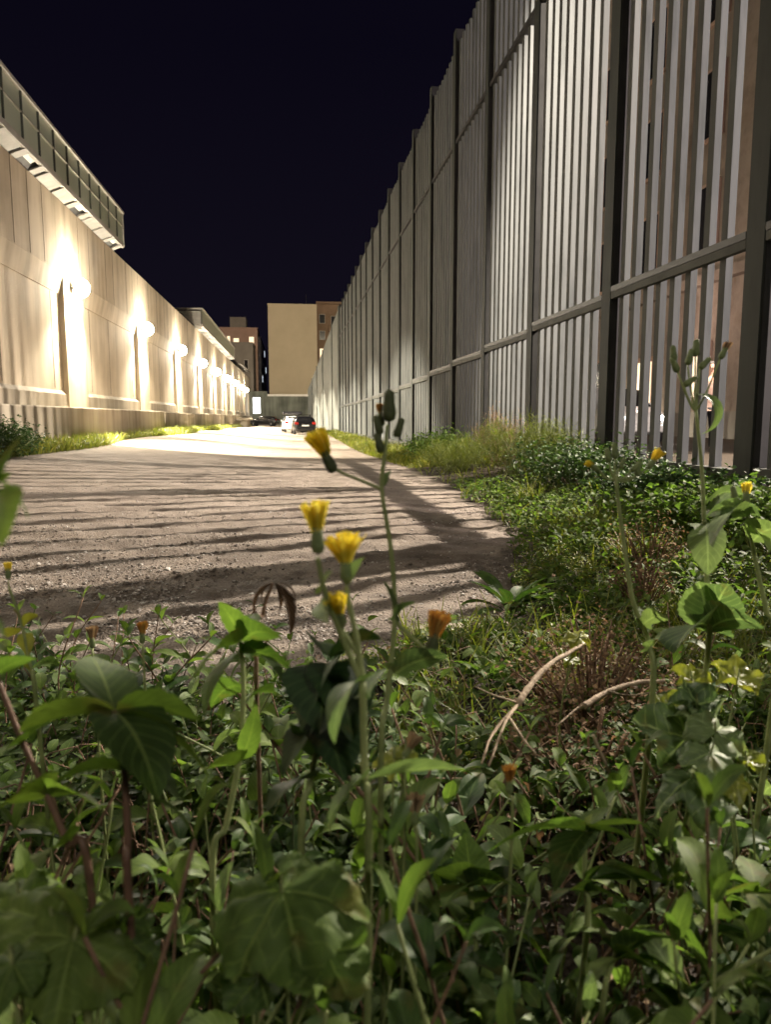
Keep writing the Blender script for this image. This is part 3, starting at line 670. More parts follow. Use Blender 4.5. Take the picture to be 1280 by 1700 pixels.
# low concrete bench at the far foot of the wall
be = thing('concrete_bench', 'low pale concrete bench at the far foot of the concrete wall', 'bench', (-6.2, 92, -.2))
MB().box(-6.5, -4.9, 90, 97, .55, .85).build('seat', M['plinth'], be, bevel=.03)
for y in (90.3, 93.3, 96.2): MB().box(-6.0, -5.2, y, y+.5, -.6, .548).build('leg', M['plinth'], be)

# ------------------------------------------------------------------ person behind the fence
def person():
    bx, by, bz = 8.05, 13.6, .2
    t = thing('person', 'person in a brownish jacket and black trousers standing behind the slat fence', 'person', (bx, by, bz))
    def skin(name, pts, edges, mat, sub=2):
        me = bpy.data.meshes.new(name); me.from_pydata([p[:3] for p in pts], edges, []); me.materials.append(mat)
        o = bpy.data.objects.new(name, me); C.objects.link(o); o.parent = t
        s = o.modifiers.new('skin', 'SKIN'); s.use_smooth_shade = True
        for v, p in zip(me.skin_vertices[0].data, pts): v.radius = p[3]
        me.skin_vertices[0].data[0].use_root = True
        q = o.modifiers.new('sub', 'SUBSURF'); q.levels = 1; q.render_levels = sub; return o
    sk = mat_noise('skin', (.40, .24, .17), (.50, .31, .22), 20, .55, .05)
    body = [(0, 0, .95, (.13, .10)), (0, .01, 1.15, (.12, .095)), (0, .0, 1.36, (.15, .10)), (0, .0, 1.47, (.055, .055)), (0, -.01, 1.57, (.055, .06)), (0, -.02, 1.67, (.078, .092)), (0, -.015, 1.74, (.06, .07)),
            (.20, 0, 1.40, (.05, .05)), (.25, .02, 1.15, (.042, .042)), (.24, -.10, .92, (.032, .032)), (-.20, 0, 1.40, (.05, .05)), (-.25, .02, 1.15, (.042, .042)), (-.23, -.12, .93, (.032, .032)),
            (.10, 0, .88, (.085, .085)), (.11, -.01, .48, (.055, .055)), (.12, .02, .07, (.036, .036)), (-.10, 0, .88, (.085, .085)), (-.12, -.02, .48, (.055, .055)), (-.13, .03, .07, (.036, .036))]
    ed = [(0, 1), (1, 2), (2, 3), (3, 4), (4, 5), (5, 6), (2, 7), (7, 8), (8, 9), (2, 10), (10, 11), (11, 12), (0, 13), (13, 14), (14, 15), (0, 16), (16, 17), (17, 18)]
    n = len(body)
    for s, (hx, hy, hz) in ((1, (.24, -.10, .92)), (-1, (-.23, -.12, .93))):       # palms and fingers
        body += [(hx, hy-.02, hz-.07, (.022, .034))]; p = len(body)-1; ed.append((9 if s > 0 else 12, p))
        for q in range(4):
            body += [(hx+s*.005, hy-.045+q*.019, hz-.12, (.009, .009)), (hx-s*.01, hy-.045+q*.017, hz-.155-(.012 if q in (1, 2) else 0), (.008, .008))]
            ed += [(p, len(body)-2), (len(body)-2, len(body)-1)]
        body += [(hx-s*.02, hy-.055, hz-.085, (.011, .011)), (hx-s*.03, hy-.07, hz-.12, (.009, .009))]; ed += [(p, len(body)-2), (len(body)-2, len(body)-1)]
    skin('body', body, ed, sk)
    jk = mat_noise('brown_jacket', (.16, .10, .08), (.22, .15, .12), 12, .8, .3)
    skin('jacket', [(0, 0, .98, (.175, .13)), (0, .01, 1.16, (.155, .125)), (0, 0, 1.36, (.175, .125)), (0, 0, 1.465, (.08, .08)), (.205, 0, 1.40, (.075, .075)), (.255, .02, 1.15, (.062, .062)), (.245, -.085, .95, (.05, .05)),
                    (-.205, 0, 1.40, (.075, .075)), (-.255, .02, 1.15, (.062, .062)), (-.235, -.10, .96, (.05, .05)), (0, 0, .84, (.17, .13))],
         [(0, 1), (1, 2), (2, 3), (2, 4), (4, 5), (5, 6), (2, 7), (7, 8), (8, 9), (0, 10)], jk)
    skin('trousers', [(0, 0, .95, (.15, .115)), (.10, 0, .86, (.105, .105)), (.11, -.01, .48, (.078, .078)), (.12, .02, .10, (.06, .06)), (-.10, 0, .86, (.105, .105)), (-.12, -.02, .48, (.078, .078)), (-.13, .03, .10, (.06, .06))],
         [(0, 1), (1, 2), (2, 3), (0, 4), (4, 5), (5, 6)], mat_plain('black_trousers', (.012, .012, .014), .85))
    for sx in (.12, -.13):
        skin('shoe', [(sx, .05, .045, (.042, .042)), (sx, -.06, .04, (.046, .036)), (sx*1.05, -.17, .03, (.036, .026))], [(0, 1), (1, 2)], M['tyre'])
    MB().lathe([(.02, -.055), (.085, -.03), (.10, .02), (.085, .075), (.045, .105), (.004, .112)], 18, frame((bx, by+.012, bz+1.68), (0, .25, 1))).build('hair', mat_noise('dark_hair', (.015, .01, .008), (.04, .028, .02), 60, .5, .4, 200), t, smooth=True)
    MB().lathe([(.002, 0), (.016, .012), (.012, .03), (.004, .045)], 8, frame((bx, by-.10, bz+1.615), (0, -.45, 1))).build('nose', sk, t, smooth=True)
    for sx in (-1, 1):
        MB().lathe([(.002, -.011), (.009, -.006), (.011, 0), (.009, .006), (.002, .011)], 10, frame((bx+sx*.032, by-.092, bz+1.655), (0, -1, 0))).build('eye', M['plate'], t, smooth=True)
        MB().lathe([(.004, -.03), (.014, -.015), (.017, .01), (.006, .03)], 8, frame((bx+sx*.082, by-.01, bz+1.645), (sx*.2, 0, 1))).build('ear', sk, t, smooth=True)
    MB().tube([(bx-.025, by-.098, bz+1.588), (bx, by-.106, bz+1.585), (bx+.025, by-.098, bz+1.588)], [.004, .007, .004], 6).build('mouth', mat_plain('lips', (.30, .10, .09), .5), t, smooth=True)
person()

# ================================================================== vegetation
PROF = {
    'ovate': lambda u: np.sin(np.pi*np.clip(u, 0, 1)**.72)**.85*(1-.15*u),
    'lance': lambda u: np.sin(np.pi*np.clip(u, 0, 1)**.80)**1.15,
    'spoon': lambda u: .18+.95*np.sin(np.pi*np.clip(u, 0, 1)**1.5)*(u > .05)-.18*u**6,
    'grass': lambda u: (1-u**2.2)*(.55+.45*np.minimum(1, u*4)),
    'strap': lambda u: np.minimum(1, .45+u)*np.where(u > .93, .75, 1.0),
    'clasp': lambda u: np.where(u < .18, 1.0-.8*u/.18*.55, .56+.5*np.sin(np.pi*np.clip((u-.18)/.82, 0, 1)**.8))*np.sqrt(np.clip(1.0-u**3, 0, 1)),
}
class Leaves:
    def __init__(s): s.V = []; s.F = []; s.UV = []; s.T = []; s.n = 0
    def _put(s, V, Q, uv, tint):
        k, m = V.shape[:2]
        s.V.append(V.reshape(-1, 3)); s.F.append((Q[None]+m*np.arange(k)[:, None, None]).reshape(-1, 4)+s.n)
        s.UV.append(np.tile(uv, (k, 1))); s.T.append(np.repeat(np.broadcast_to(tint, (k,)), m)); s.n += k*m
    def add(s, pos, az, pitch, L, W, bend=.6, fold=.25, roll=0., prof='ovate', seg=4, cols=3, serr=0., teeth=12, tint=.5, wav=0.):
        pos = np.atleast_2d(np.asarray(pos, float)); k = len(pos)
        B = lambda a: np.broadcast_to(np.asarray(a, float), (k,))
        az, pitch, L, W, bend, fold, roll = map(B, (az, pitch, L, W, bend, fold, roll))
        u = np.linspace(0, 1, seg+1); du = 1/seg
        phi = pitch[:, None]-bend[:, None]*u[None]
        pm = (phi[:, 1:]+phi[:, :-1])/2
        z0 = np.zeros((k, 1))
        ch = np.hstack([z0, np.cumsum(np.cos(pm), 1)*du])*L[:, None]; cz = np.hstack([z0, np.cumsum(np.sin(pm), 1)*du])*L[:, None]
        h = np.stack([np.cos(az), np.sin(az), 0*az], 1); lat = np.stack([-np.sin(az), np.cos(az), 0*az], 1); zz = np.array([0, 0, 1.])
        P = pos[:, None]+ch[..., None]*h[:, None]+cz[..., None]*zz
        N = -np.sin(phi)[..., None]*h[:, None]+np.cos(phi)[..., None]*zz
        cr, sr = np.cos(roll)[:, None, None], np.sin(roll)[:, None, None]
        LT = lat[:, None]*cr+N*sr; NN = N*cr-lat[:, None]*sr
        v = np.linspace(-1, 1, cols)
        ww = PROF[prof](u); ww = np.maximum(ww, .02)
        wv = ww[:, None]*np.ones(cols)[None]
        if serr: wv = wv*(1+serr*((((u*teeth) % 1.)-.5))[:, None]*(np.abs(v) > .9)[None])
        V = P[:, :, None]+(v[None, None]*wv[None]*W[:, None, None]/2)[..., None]*LT[:, :, None]
        lift = (np.abs(v)[None, None]*wv[None]*W[:, None, None]/2*fold[:, None, None])
        if wav: lift = lift+wav*W[:, None, None]*np.sin(u*9+rng.uniform(0, 6, k)[:, None])[:, :, None]*(np.abs(v)**2)[None, None]
        V = V+lift[..., None]*NN[:, :, None]
        i = np.arange(seg)[:, None]*cols; j = np.arange(cols-1)[None]
        Q = np.stack([i+j, i+j+1, i+cols+j+1, i+cols+j], -1).reshape(-1, 4)
        uv = np.stack([np.tile(v*.5+.5, seg+1), np.repeat(u, cols)], 1)
        s._put(V.reshape(k, -1, 3), Q, uv, tint); return s
    def to(s, base, tip, W, sag=.5, fold=.25, roll=0., prof='ovate', seg=18, cols=5, serr=0., teeth=14, tint=.5, wav=.02):
        """one leaf from base to tip, arched by sag radians"""
        b, t = np.asarray(base, float), np.asarray(tip, float); d = t-b; c = np.linalg.norm(d); hz = math.hypot(d[0], d[1])
        p = math.atan2(d[2], hz); az = math.atan2(d[1], d[0]); L = c*(abs(sag)/2)/math.sin(abs(sag)/2) if abs(sag) > .01 else c
        return s.add(b, az, p+sag/2, L, W, sag, fold, roll, prof, seg, cols, serr, teeth, tint, wav)
    def palm(s, centre, normal, up, R, lobes=5, deep=.3, teeth=38, tooth=.07, cup=.2, rings=6, n=96, notch=.55, tint=.5, wav=.05, seed=0):
        """lobed round leaf: centre is where the stalk joins, up is the direction of the middle lobe"""
        c = np.asarray(centre, float); nn = np.asarray(normal, float); nn /= np.linalg.norm(nn); u = np.asarray(up, float); u = u-nn*(u@nn); u /= np.linalg.norm(u); l = np.cross(nn, u)
        th = np.linspace(-math.pi+.12, math.pi-.12, n); rr = np.linspace(0.02, 1, rings+1); rg = np.random.default_rng(seed)
        cen = {5: [0, 1.12, -1.12, 2.15, -2.15], 3: [0, 1.25, -1.25]}[lobes]; siz = {5: [1, .93, .93, .78, .78], 3: [1, .82, .82]}[lobes]
        cen = [c_+rg.normal(0, .08) for c_ in cen]; siz = [z_*rg.uniform(.9, 1.1) for z_ in siz]
        lob = np.max([(1-deep+deep*np.exp(-(np.abs(th-c_)/(.42 if lobes == 5 else .48))**1.5))*z_ for c_, z_ in zip(cen, siz)], 0)
        dth = np.min([np.abs(th-c_) for c_ in cen], 0)
        back = 1-notch*np.exp(-((np.abs(th)-math.pi)/.42)**2)
        tt = 1+tooth*(((th*teeth/6.28) % 1)-.5)
        Rt = lob*back*tt*(1+.05*np.sin(th*3+seed))
        V = []; uv = []
        for r in rr:
            shp = (1+(Rt-1)*r**1.5)
            x = np.sin(th)*r*shp*R; y = np.cos(th)*r*shp*R
            z = cup*R*r**2-wav*1.6*R*r*np.exp(-(dth/.16)**2)+wav*.5*R*r*np.sin(r*14+th*7)+wav*.8*R*r*r*np.sin(th*5+seed)
            V.append(c+x[:, None]*l+y[:, None]*u+z[:, None]*nn)
            uv.append(np.stack([.5+dth*max(r, .15)*1.1, np.full(n, r*.55)], 1))
        V = np.vstack(V); uv = np.vstack(uv); i = np.arange(rings)[:, None]*n; j = np.arange(n-1)[None]
        Q = np.stack([i+j, i+n+j, i+n+j+1, i+j+1], -1).reshape(-1, 4)
        s._put(V[None], Q, uv, tint); return s
    def build(s, name, mat, parent=None, world=True):
        return np_mesh(name, np.vstack(s.V), [np.vstack(s.F)], mat, parent, uv=np.vstack(s.UV), tint=np.concatenate(s.T), world=world)

def flower_head(t, p, d, size=.011, kind='open', petal='petal', dark=False, label=None):
    """sow thistle head: bulbous calyx and a brush of ligules. p = base of the calyx, d = pointing direction"""
    d = np.asarray(d, float)/np.linalg.norm(d)
    h = thing('flower_head', None, None); h.parent = t
    off = np.array(t.location); h.location = tuple(np.asarray(p)-off)
    cl = size*1.5
    q_ = .66 if kind != 'bud' else .74
    prof = [(.22*size*q_, 0), (.50*size*q_, .10*cl), (.60*size*q_, .35*cl), (.48*size*q_, .75*cl), (.47*size*q_, cl)]
    if kind == 'bud': prof += [(.30*size, 1.2*cl), (.06*size, 1.32*cl)]
    MB().lathe(prof, 12, frame(p, d)).build('calyx', M['calyx_dark' if dark else 'calyx'], h, smooth=True)
    q = np.asarray(p)+d*cl*.8
    lv = Leaves()
    if kind != 'bud':
        n = {'open': 46, 'tuft': 34, 'shut': 22}[kind]; spread = {'open': .62, 'tuft': .30, 'shut': .14}[kind]
        F_ = frame(q, d)
        for i in range(n):
            a = i*2.399+rng.uniform(-.2, .2); e = spread*math.sqrt((i+.5)/n)*rng.uniform(.85, 1.15)
            v = F_[:3, 2]*math.cos(e)+(F_[:3, 0]*math.cos(a)+F_[:3, 1]*math.sin(a))*math.sin(e)
            b = q+(F_[:3, 0]*math.cos(a)+F_[:3, 1]*math.sin(a))*size*.30*math.sqrt((i+.5)/n)
            ln = size*{'open': 1.75, 'tuft': 1.7, 'shut': 1.1}[kind]*rng.uniform(.85, 1.1)
            az = math.atan2(v[1], v[0]); pt = math.asin(np.clip(v[2], -1, 1))
            lv.add(b, az, pt+.1, ln, size*.36, .25, .3, rng.uniform(-1, 1), 'strap', 4, 3, tint=rng.uniform(.2, 1))
        lv.build('petals', M[petal], h)
    # loose bracts hugging the calyx
    return h

def root_of(p, shift=(0, 0)):
    x, y = p[0]+shift[0], p[1]+shift[1]; return np.array([x, y, gh(x, y)])
def stem_part(t, P, r0, r1, mat='stem', n=28, k=8, name='stem'):
    Q = smooth_path(P, n); return MB().tube(Q, np.linspace(r0, r1, len(Q)), k).build(name, M[mat], t, smooth=True)

# ---- the flowering sow thistle in the middle
d = .62
A = lambda x, y, dd=d: at(x, y, dd)
p0 = root_of(A(612, 1420), (.0, .05))
t = thing('sow_thistle', 'sow thistle with three yellow flower heads close together in the middle foreground', 'flower plant', p0)
node = A(602, 1132)
stem_part(t, [p0, A(612, 1420), A(606, 1290), node], .0036, .0030)
stem_part(t, [node, A(572, 1068), A(540, 985, .60), A(527, 925, .59)], .0030, .0019)
stem_part(t, [node, A(592, 1062), A(580, 1005), A(575, 972, .62)], .0030, .0020)
stem_part(t, [A(596, 1090), A(578, 1062), A(566, 1040)], .0022, .0017)
flower_head(t, A(528, 920, .59), A(524, 840, .59)-A(528, 920, .59), .0142, 'tuft')
flower_head(t, A(577, 970), A(570, 890)-A(577, 970), .0145, 'open')
flower_head(t, A(568, 1040), A(556, 985, .60)-A(568, 1040), .0115, 'tuft')
lv = Leaves()
lv.to(node, A(556, 1235, .58), .028, 2.3, .3, .5, 'clasp', tint=.4)
lv.to(A(604, 1160), A(640, 1110, .65), .022, .8, .2, -.4, 'clasp', tint=.4)
lv.to(A(608, 1290), A(548, 1385, .60), .040, 1.1, .3, .6, 'clasp', serr=.3, teeth=7, tint=.5)
lv.to(A(608, 1295), A(770, 1280, .66), .026, .45, .35, -.9, 'lance', tint=.6)
lv.to(A(576, 975), A(605, 925, .61), .017, .2, .5, .9, 'lance', tint=.7)
lv.to(A(531, 985), A(552, 950, .60), .020, .5, .4, .8, 'ovate', tint=.8)
lv.to(A(530, 1000), A(545, 1035, .59), .020, .5, .4, .9, 'ovate', tint=.8)
lv.build('foliage', M['leaf_blue'], t)

# ---- the taller one beside it, with dark buds
d = .74
A = lambda x, y, dd=d: at(x, y, dd)
p0 = root_of(A(628, 1330), (.02, .1))
t = thing('sow_thistle', 'tall sow thistle with dark buds and one flower leaning out left over the track', 'flower plant', p0)
n1, n2 = A(655, 1030), A(634, 812)
stem_part(t, [p0, A(632, 1300), A(643, 1160), n1, A(650, 920), n2, A(640, 745), A(643, 705)], .0034, .0019, n=48)
stem_part(t, [n2, A(605, 800), A(568, 785), A(552, 775)], .0020, .0015)
stem_part(t, [n1, A(675, 1050), A(700, 1072), A(712, 1084, .72)], .0024, .0018)
flower_head(t, A(555, 784), A(519, 715, .73)-A(555, 784), .0155, 'tuft', dark=True)
flower_head(t, A(714, 1088, .72), A(736, 1000, .72)-A(714, 1088, .72), .0150, 'tuft', 'petal_old', dark=True)
for (x, y, s, dx, dy) in ((646, 700, .0165, 0, -30), (632, 722, .0105, -6, -20), (657, 726, .0105, 7, -20), (634, 752, .0110, -6, -20)):
    flower_head(t, A(x, y), A(x+dx, y+dy)-A(x, y), s, 'bud', dark=True)
flower_head(t, A(634, 708, .76), A(630, 670, .76)-A(634, 708, .76), .010, 'shut', 'petal_old')
lv = Leaves()
lv.to(n1, A(636, 965), .022, .5, .3, .7, 'clasp', tint=.4); lv.to(n1, A(690, 1000), .03, .9, .2, -.5, 'clasp', tint=.3)
lv.to(A(655, 1120), A(745, 1090, .70), .035, .6, .2, -.8, 'clasp', tint=.2)
lv.to(n2, A(650, 780), .012, .4, .3, .5, 'lance', tint=.3)
lv.build('foliage', M['leaf_blue'], t)

# ---- tall budding thistles on the right
def thistle_right(label, d, pts, cl, leaves, r=.004, mat='leaf_blue', rootpx=None):
    A = lambda x, y, dd=None: at(x, y, dd or d)
    P = [A(*p) for p in pts]; p0 = root_of(P[0], (0, .05))
    t = thing('sow_thistle', label, 'flower plant', p0)
    stem_part(t, [p0]+P, r*1.15, r*.6, n=40)
    top = P[-1]
    for (x, y, s, dx, dy, kd, pet) in cl:
        q = A(x, y); mid = (np.asarray(q)+top)/2+np.array([0, 0, -.008])
        stem_part(t, [top+np.array([0, 0, -.004]), mid, q], r*.42, r*.34, n=8, k=6, name='flower_stalk')
        flower_head(t, q, A(x+dx, y+dy)-q, s, kd, pet)
    lv = Leaves()
    for (b, tip, W, sag, fold, roll, prof, ti) in leaves: lv.to(A(*b), A(*tip), W, sag, fold, roll, prof, serr=.12, teeth=9, tint=ti)
    lv.build('foliage', M[mat], t); return t
thistle_right('tallest sow thistle in front of the slat fence topped by knobbly buds', 1.12,
    [(1176, 1080), (1174, 960), (1170, 870), (1166, 780), (1156, 680)],
    [(1120, 600, .0125, -3, -30, 'bud', 'petal'), (1126, 618, .013, -6, -14, 'bud', 'petal'), (1142, 606, .013, 6, -22, 'bud', 'petal'), (1155, 592, .0135, 2, -28, 'bud', 'petal'), (1162, 612, .012, 10, -10, 'bud', 'petal'), (1196, 596, .0125, 14, -26, 'shut', 'dry'), (1136, 640, .012, 12, -8, 'bud', 'petal')],
    [((1156, 655), (1165, 720), .022, 3.0, .2, .3, 'lance', .6), ((1172, 860), (1232, 850, 1.06), .045, 1.6, .2, .9, 'clasp', .5), ((1172, 870), (1176, 955, 1.06), .055, 1.0, .25, .2, 'clasp', .8),
     ((1170, 840), (1235, 822, 1.15), .03, 1.2, .2, -.8, 'clasp', .6), ((1176, 1050), (1160, 965, 1.08), .085, .5, .3, .5, 'ovate', .6), ((1176, 1050), (1210, 970, 1.05), .09, .5, .3, -.5, 'ovate', .3),
     ((1176, 1040), (1120, 1085, 1.0), .10, .9, .3, .6, 'clasp', .1), ((1178, 1045), (1265, 1040, 1.0), .08, .8, .2, -.6, 'clasp', .1)])
thistle_right('slender bent sow thistle with a spray of small buds left of the tallest one', 1.05,
    [(1082, 1180), (1078, 1070), (1052, 1000), (1036, 900), (1022, 790)],
    [(996, 782, .010, -12, -8, 'shut', 'petal'), (1012, 768, .011, -4, -24, 'bud', 'petal'), (1022, 762, .012, -2, -28, 'bud', 'petal'), (1028, 778, .009, 10, -16, 'bud', 'petal'), (1048, 782, .010, 12, -10, 'bud', 'petal'), (1076, 778, .011, 12, -16, 'tuft', 'petal'), (1058, 790, .010, 4, -20, 'bud', 'petal')],
    [((1066, 1040), (1112, 1028, .98), .030, .8, .3, -.7, 'clasp', .9), ((1070, 1050), (1050, 1000, 1.1), .04, .6, .3, .5, 'ovate', .5), ((1078, 1080), (1095, 1060, 1.0), .03, .9, .3, .6, 'clasp', .7)], r=.0042)
thistle_right('sow thistle at the right edge with a pale yellow head under an arched leaf', 1.08,
    [(1290, 1110), (1272, 1010), (1255, 930), (1240, 850)],
    [(1238, 838, .014, 2, -28, 'shut', 'petal'), (1222, 832, .012, -4, -20, 'bud', 'petal'), (1228, 848, .012, -8, -8, 'bud', 'petal')],
    [((1240, 858), (1180, 905, .98), .045, 1.3, .2, .6, 'clasp', .7), ((1238, 850), (1172, 862, 1.06), .035, 1.5, .2, .7, 'clasp', .5), ((1240, 850), (1268, 872, 1.05), .035, 1.6, .2, -.7, 'clasp', .4), ((1244, 880), (1278, 920, 1.0), .035, .9, .3, -.7, 'lance', .9), ((1250, 900), (1300, 880, 1.0), .06, .8, .2, -.6, 'ovate', .8)])
thistle_right('thin sow thistle seedling with one yellow bud at the left edge', .95,
    [(62, 1190), (50, 1110), (36, 1040), (14, 975)],
    [(13, 962, .0095, -1, -20, 'shut', 'petal')],
    [((38, 1045), (12, 1058), .024, 1.1, .2, .6, 'spoon', .9), ((38, 1040), (62, 1020), .02, 1.0, .2, -.6, 'spoon', .9), ((36, 1035), (20, 1012), .02, .8, .2, .6, 'spoon', 1.), ((46, 1090), (52, 1050), .03, .6, .3, .4, 'spoon', .9), ((52, 1120), (12, 1090), .03, .8, .3, .6, 'clasp', .7)], r=.0028, mat='leaf_yellow')

# ---- leafy plants
def leafy(name, label, cat, d, stempx, leaves, mat='leaf', smat='stem', r=.004, prof='ovate', serr=.16, group=None, extra=None):
    """leaves: (basepx, tippx[, depth]) , width m, sag, roll, tint"""
    A = lambda x, y, dd=None: at(x, y, dd or d)
    P = [A(*p) for p in stempx]; p0 = root_of(P[0], (0, .04))
    t = thing(name, label, cat, p0, 0, group)
    stem_part(t, [p0]+P, r, r*.6, smat, n=30)
    lv = Leaves()
    for (b, tip, W, sag, roll, ti) in leaves: lv.to(A(*b), A(*tip), W, sag, .22, roll, prof, 22, 5, serr, 13, ti)
    lv.build('foliage', M[mat], t)
    if extra: extra(t, A)
    return t
leafy('leafy_weed', 'upright leafy weed with broad green leaves left of the yellow flowers', 'weed', .80,
    [(352, 1460), (375, 1370), (398, 1250), (404, 1140), (398, 1060)],
    [((398, 1062), (362, 1000, .78), .040, .5, .5, .6), ((398, 1066), (322, 1132, .74), .050, 1.2, .7, .6), ((402, 1064), (468, 1062, .76), .046, 1.1, -.8, .5), ((402, 1080), (338, 1190, .72), .055, 1.0, .7, .5),
     ((404, 1080), (492, 1125, .78), .044, .9, -.8, .2), ((404, 1085), (472, 1140, .73), .040, 1.1, -.6, .1), ((402, 1060), (420, 1020, .86), .036, .6, -.2, .4), ((404, 1140), (350, 1175, .86), .04, .8, .6, .3), ((402, 1170), (455, 1150, .86), .04, .8, -.6, .3),
     ((399, 1260), (425, 1165, .76), .025, -.5, -.9, .6), ((396, 1270), (330, 1285, .74), .05, .7, .6, .7)])
leafy('leafy_weed', 'weed with large dark drooping leaves just left of the flower stems', 'weed', .72,
    [(500, 1420), (515, 1300), (538, 1180), (548, 1100)],
    [((548, 1095), (632, 1060, .74), .050, .9, -.7, .1), ((548, 1098), (500, 1215, .66), .060, 1.0, .6, .35), ((550, 1100), (530, 1220, .64), .085, .9, .15, .05), ((550, 1105), (585, 1230, .64), .070, .9, -.2, .1), ((546, 1090), (520, 1065, .80), .045, .6, .5, .5),
     ((535, 1190), (470, 1290, .68), .06, .9, .5, .15), ((535, 1200), (570, 1300, .66), .065, .9, -.3, .0), ((525, 1260), (480, 1200, .70), .03, .3, .6, .4), ((520, 1290), (440, 1350, .66), .05, .8, .5, .2)], mat='leaf_dark', serr=.06)
leafy('leafy_weed', 'big weed at the left with one dark hanging leaf and pale leaves either side', 'weed', .60,
    [(215, 1520), (212, 1400), (205, 1270), (188, 1180)],
    [((188, 1182), (262, 1330, .55), .068, 1.3, -.15, .0), ((190, 1180), (30, 1215, .60), .046, .7, .7, .85), ((192, 1178), (330, 1195, .62), .048, .7, -.8, .6), ((196, 1190), (345, 1290, .60), .046, .9, -.7, .7), ((190, 1180), (120, 1130, .68), .05, .6, .5, .2), ((190, 1182), (150, 1090, .70), .055, .5, .3, .15),
     ((206, 1280), (300, 1330, .58), .05, .9, -.5, .1), ((206, 1280), (90, 1300, .58), .05, .8, .6, .5), ((206, 1270), (250, 1220, .66), .04, .7, -.5, .5)], mat='leaf', smat='stem_red')
leafy('leafy_weed', 'weed on a thick reddish stem leaning in from the left edge', 'weed', .66,
    [(150, 1470), (112, 1400), (78, 1320), (36, 1230), (-8, 1120)],
    [((-8, 1122), (60, 1095, .66), .035, .8, -.6, .5), ((-6, 1120), (-60, 1080), .05, .8, .5, .4), ((36, 1232), (130, 1180, .70), .045, .7, -.7, .2), ((36, 1232), (-30, 1290, .62), .05, 1., .5, .5), ((78, 1322), (-5, 1345, .60), .05, .8, .7, .85), ((80, 1322), (165, 1345, .62), .045, .9, -.7, .7), ((112, 1400), (60, 1440, .6), .045, .8, .6, .6)],
    smat='stem_red', r=.0040)
leafy('leafy_weed', 'weed at the upper left edge with three leaves close to the lens', 'weed', .42,
    [(-150, 1500), (-80, 1200), (-30, 950), (-6, 800)],
    [((-2, 798), (46, 716, .40), .021, .5, .6, .25), ((0, 800), (46, 862, .41), .013, .7, -.8, .5), ((-8, 815), (4, 905, .38), .030, .6, .35, .9), ((-6, 800), (18, 786, .42), .008, .6, -.6, .8), ((-30, 950), (-60, 900), .03, .7, .4, .5), ((-40, 1000), (10, 1080, .42), .02, .8, -.6, .4)], r=.003, serr=.05)
# mallows with big lobed leaves
def mallow(label, d, root_px, leaves, mat='leaf', group=None, name='mallow_plant'):
    A = lambda x, y, dd=None: at(x, y, dd or d)
    p0 = root_of(A(*root_px), (0, .03)); t = thing(name, label, 'weed', p0, 0, group)
    lv = Leaves()
    for i, (c, R, nrm, up, lobes, deep, cup, ti) in enumerate(leaves):
        c3 = A(*c); nrm = (nrm[0], nrm[1]*.5, nrm[2]+.1); lv.palm(c3, nrm, up, R, lobes, deep, int(lobes*7), .08, cup, tint=ti, seed=i*7+int(d*100), wav=.14)
        stem_part(t, [p0, (p0+c3)/2+np.array([rng.normal(0, .03), rng.normal(0, .03), .02]), c3-np.array([0, 0, .004]), c3], .0016, .0012, n=14, name='leaf_stalk')
    lv.build('foliage', M[mat], t); return t
mallow('mallow with one big wrinkled lobed leaf low in the middle foreground', .56, (470, 1640),
    [((468, 1478, .57), .068, (-.10, -.62, .80), (.30, -.95, -.2), 5, .18, -.30, .5), ((542, 1580, .56), .040, (.35, -.8, .5), (.4, -.6, -.6), 5, .12, .25, .45), ((430, 1620, .60), .035, (-.2, -.6, .8), (-.6, -.6, -.1), 5, .12, .2, .1)])
mallow('mallow with ragged overlapping lobed leaves in the lower left corner', .58, (110, 1680),
    [((88, 1530, .58), .064, (.1, -.55, .84), (-.9, -.5, -.1), 5, .35, -.2, .75), ((120, 1560, .56), .058, (.2, -.6, .8), (.1, -1, -.2), 5, .3, -.25, .65), ((180, 1545, .60), .05, (.2, -.5, .85), (.9, -.3, -.2), 5, .3, -.2, .2), ((30, 1490, .62), .045, (-.1, -.5, .85), (-.8, .2, 0), 5, .3, -.2, .6), ((20, 1600, .52), .03, (-.1, -.5, .85), (-.3, -.8, 0), 5, .3, -.2, .4)])
mallow('lobed greyish leaves overlapping beside the dry brown stalks at the right', .98, (1165, 1330),
    [((1140, 1225, .98), .075, (-.2, -.75, .6), (-.7, .2, .5), 3, .45, .2, .25), ((1190, 1215, .95), .07, (.2, -.75, .62), (.8, .4, .5), 3, .45, -.2, .75), ((1158, 1170, 1.0), .05, (.0, -.8, .6), (.0, .3, 1), 3, .5, .2, .0), ((1150, 1290, .92), .07, (0, -.45, .9), (.1, -1, -.4), 3, .5, -.3, .3), ((1180, 1250, .90), .05, (.2, -.6, .8), (-.2, -1, -.3), 3, .4, -.2, .6)], 'leaf_blue', name='lobed_weed')
mallow('yellowing lobed leaves in front of the grey lobed leaves at the right', .98, (1215, 1420),
    [((1212, 1290, .93), .040, (.1, -.75, .65), (.0, -.6, -.8), 5, .35, -.15, .75), ((1240, 1262, .95), .03, (.2, -.7, .7), (.5, .3, .6), 5, .35, .2, .5), ((1150, 1130, 1.12), .035, (0, -.8, .6), (.3, .1, 1), 5, .4, .2, .6), ((1115, 1180, 1.1), .045, (-.2, -.7, .7), (-.8, .0, .4), 5, .4, .2, .4), ((1225, 1128, 1.1), .045, (0, -.7, .7), (.3, .1, .9), 5, .4, .2, .7)], 'leaf_yellow', name='lobed_weed')
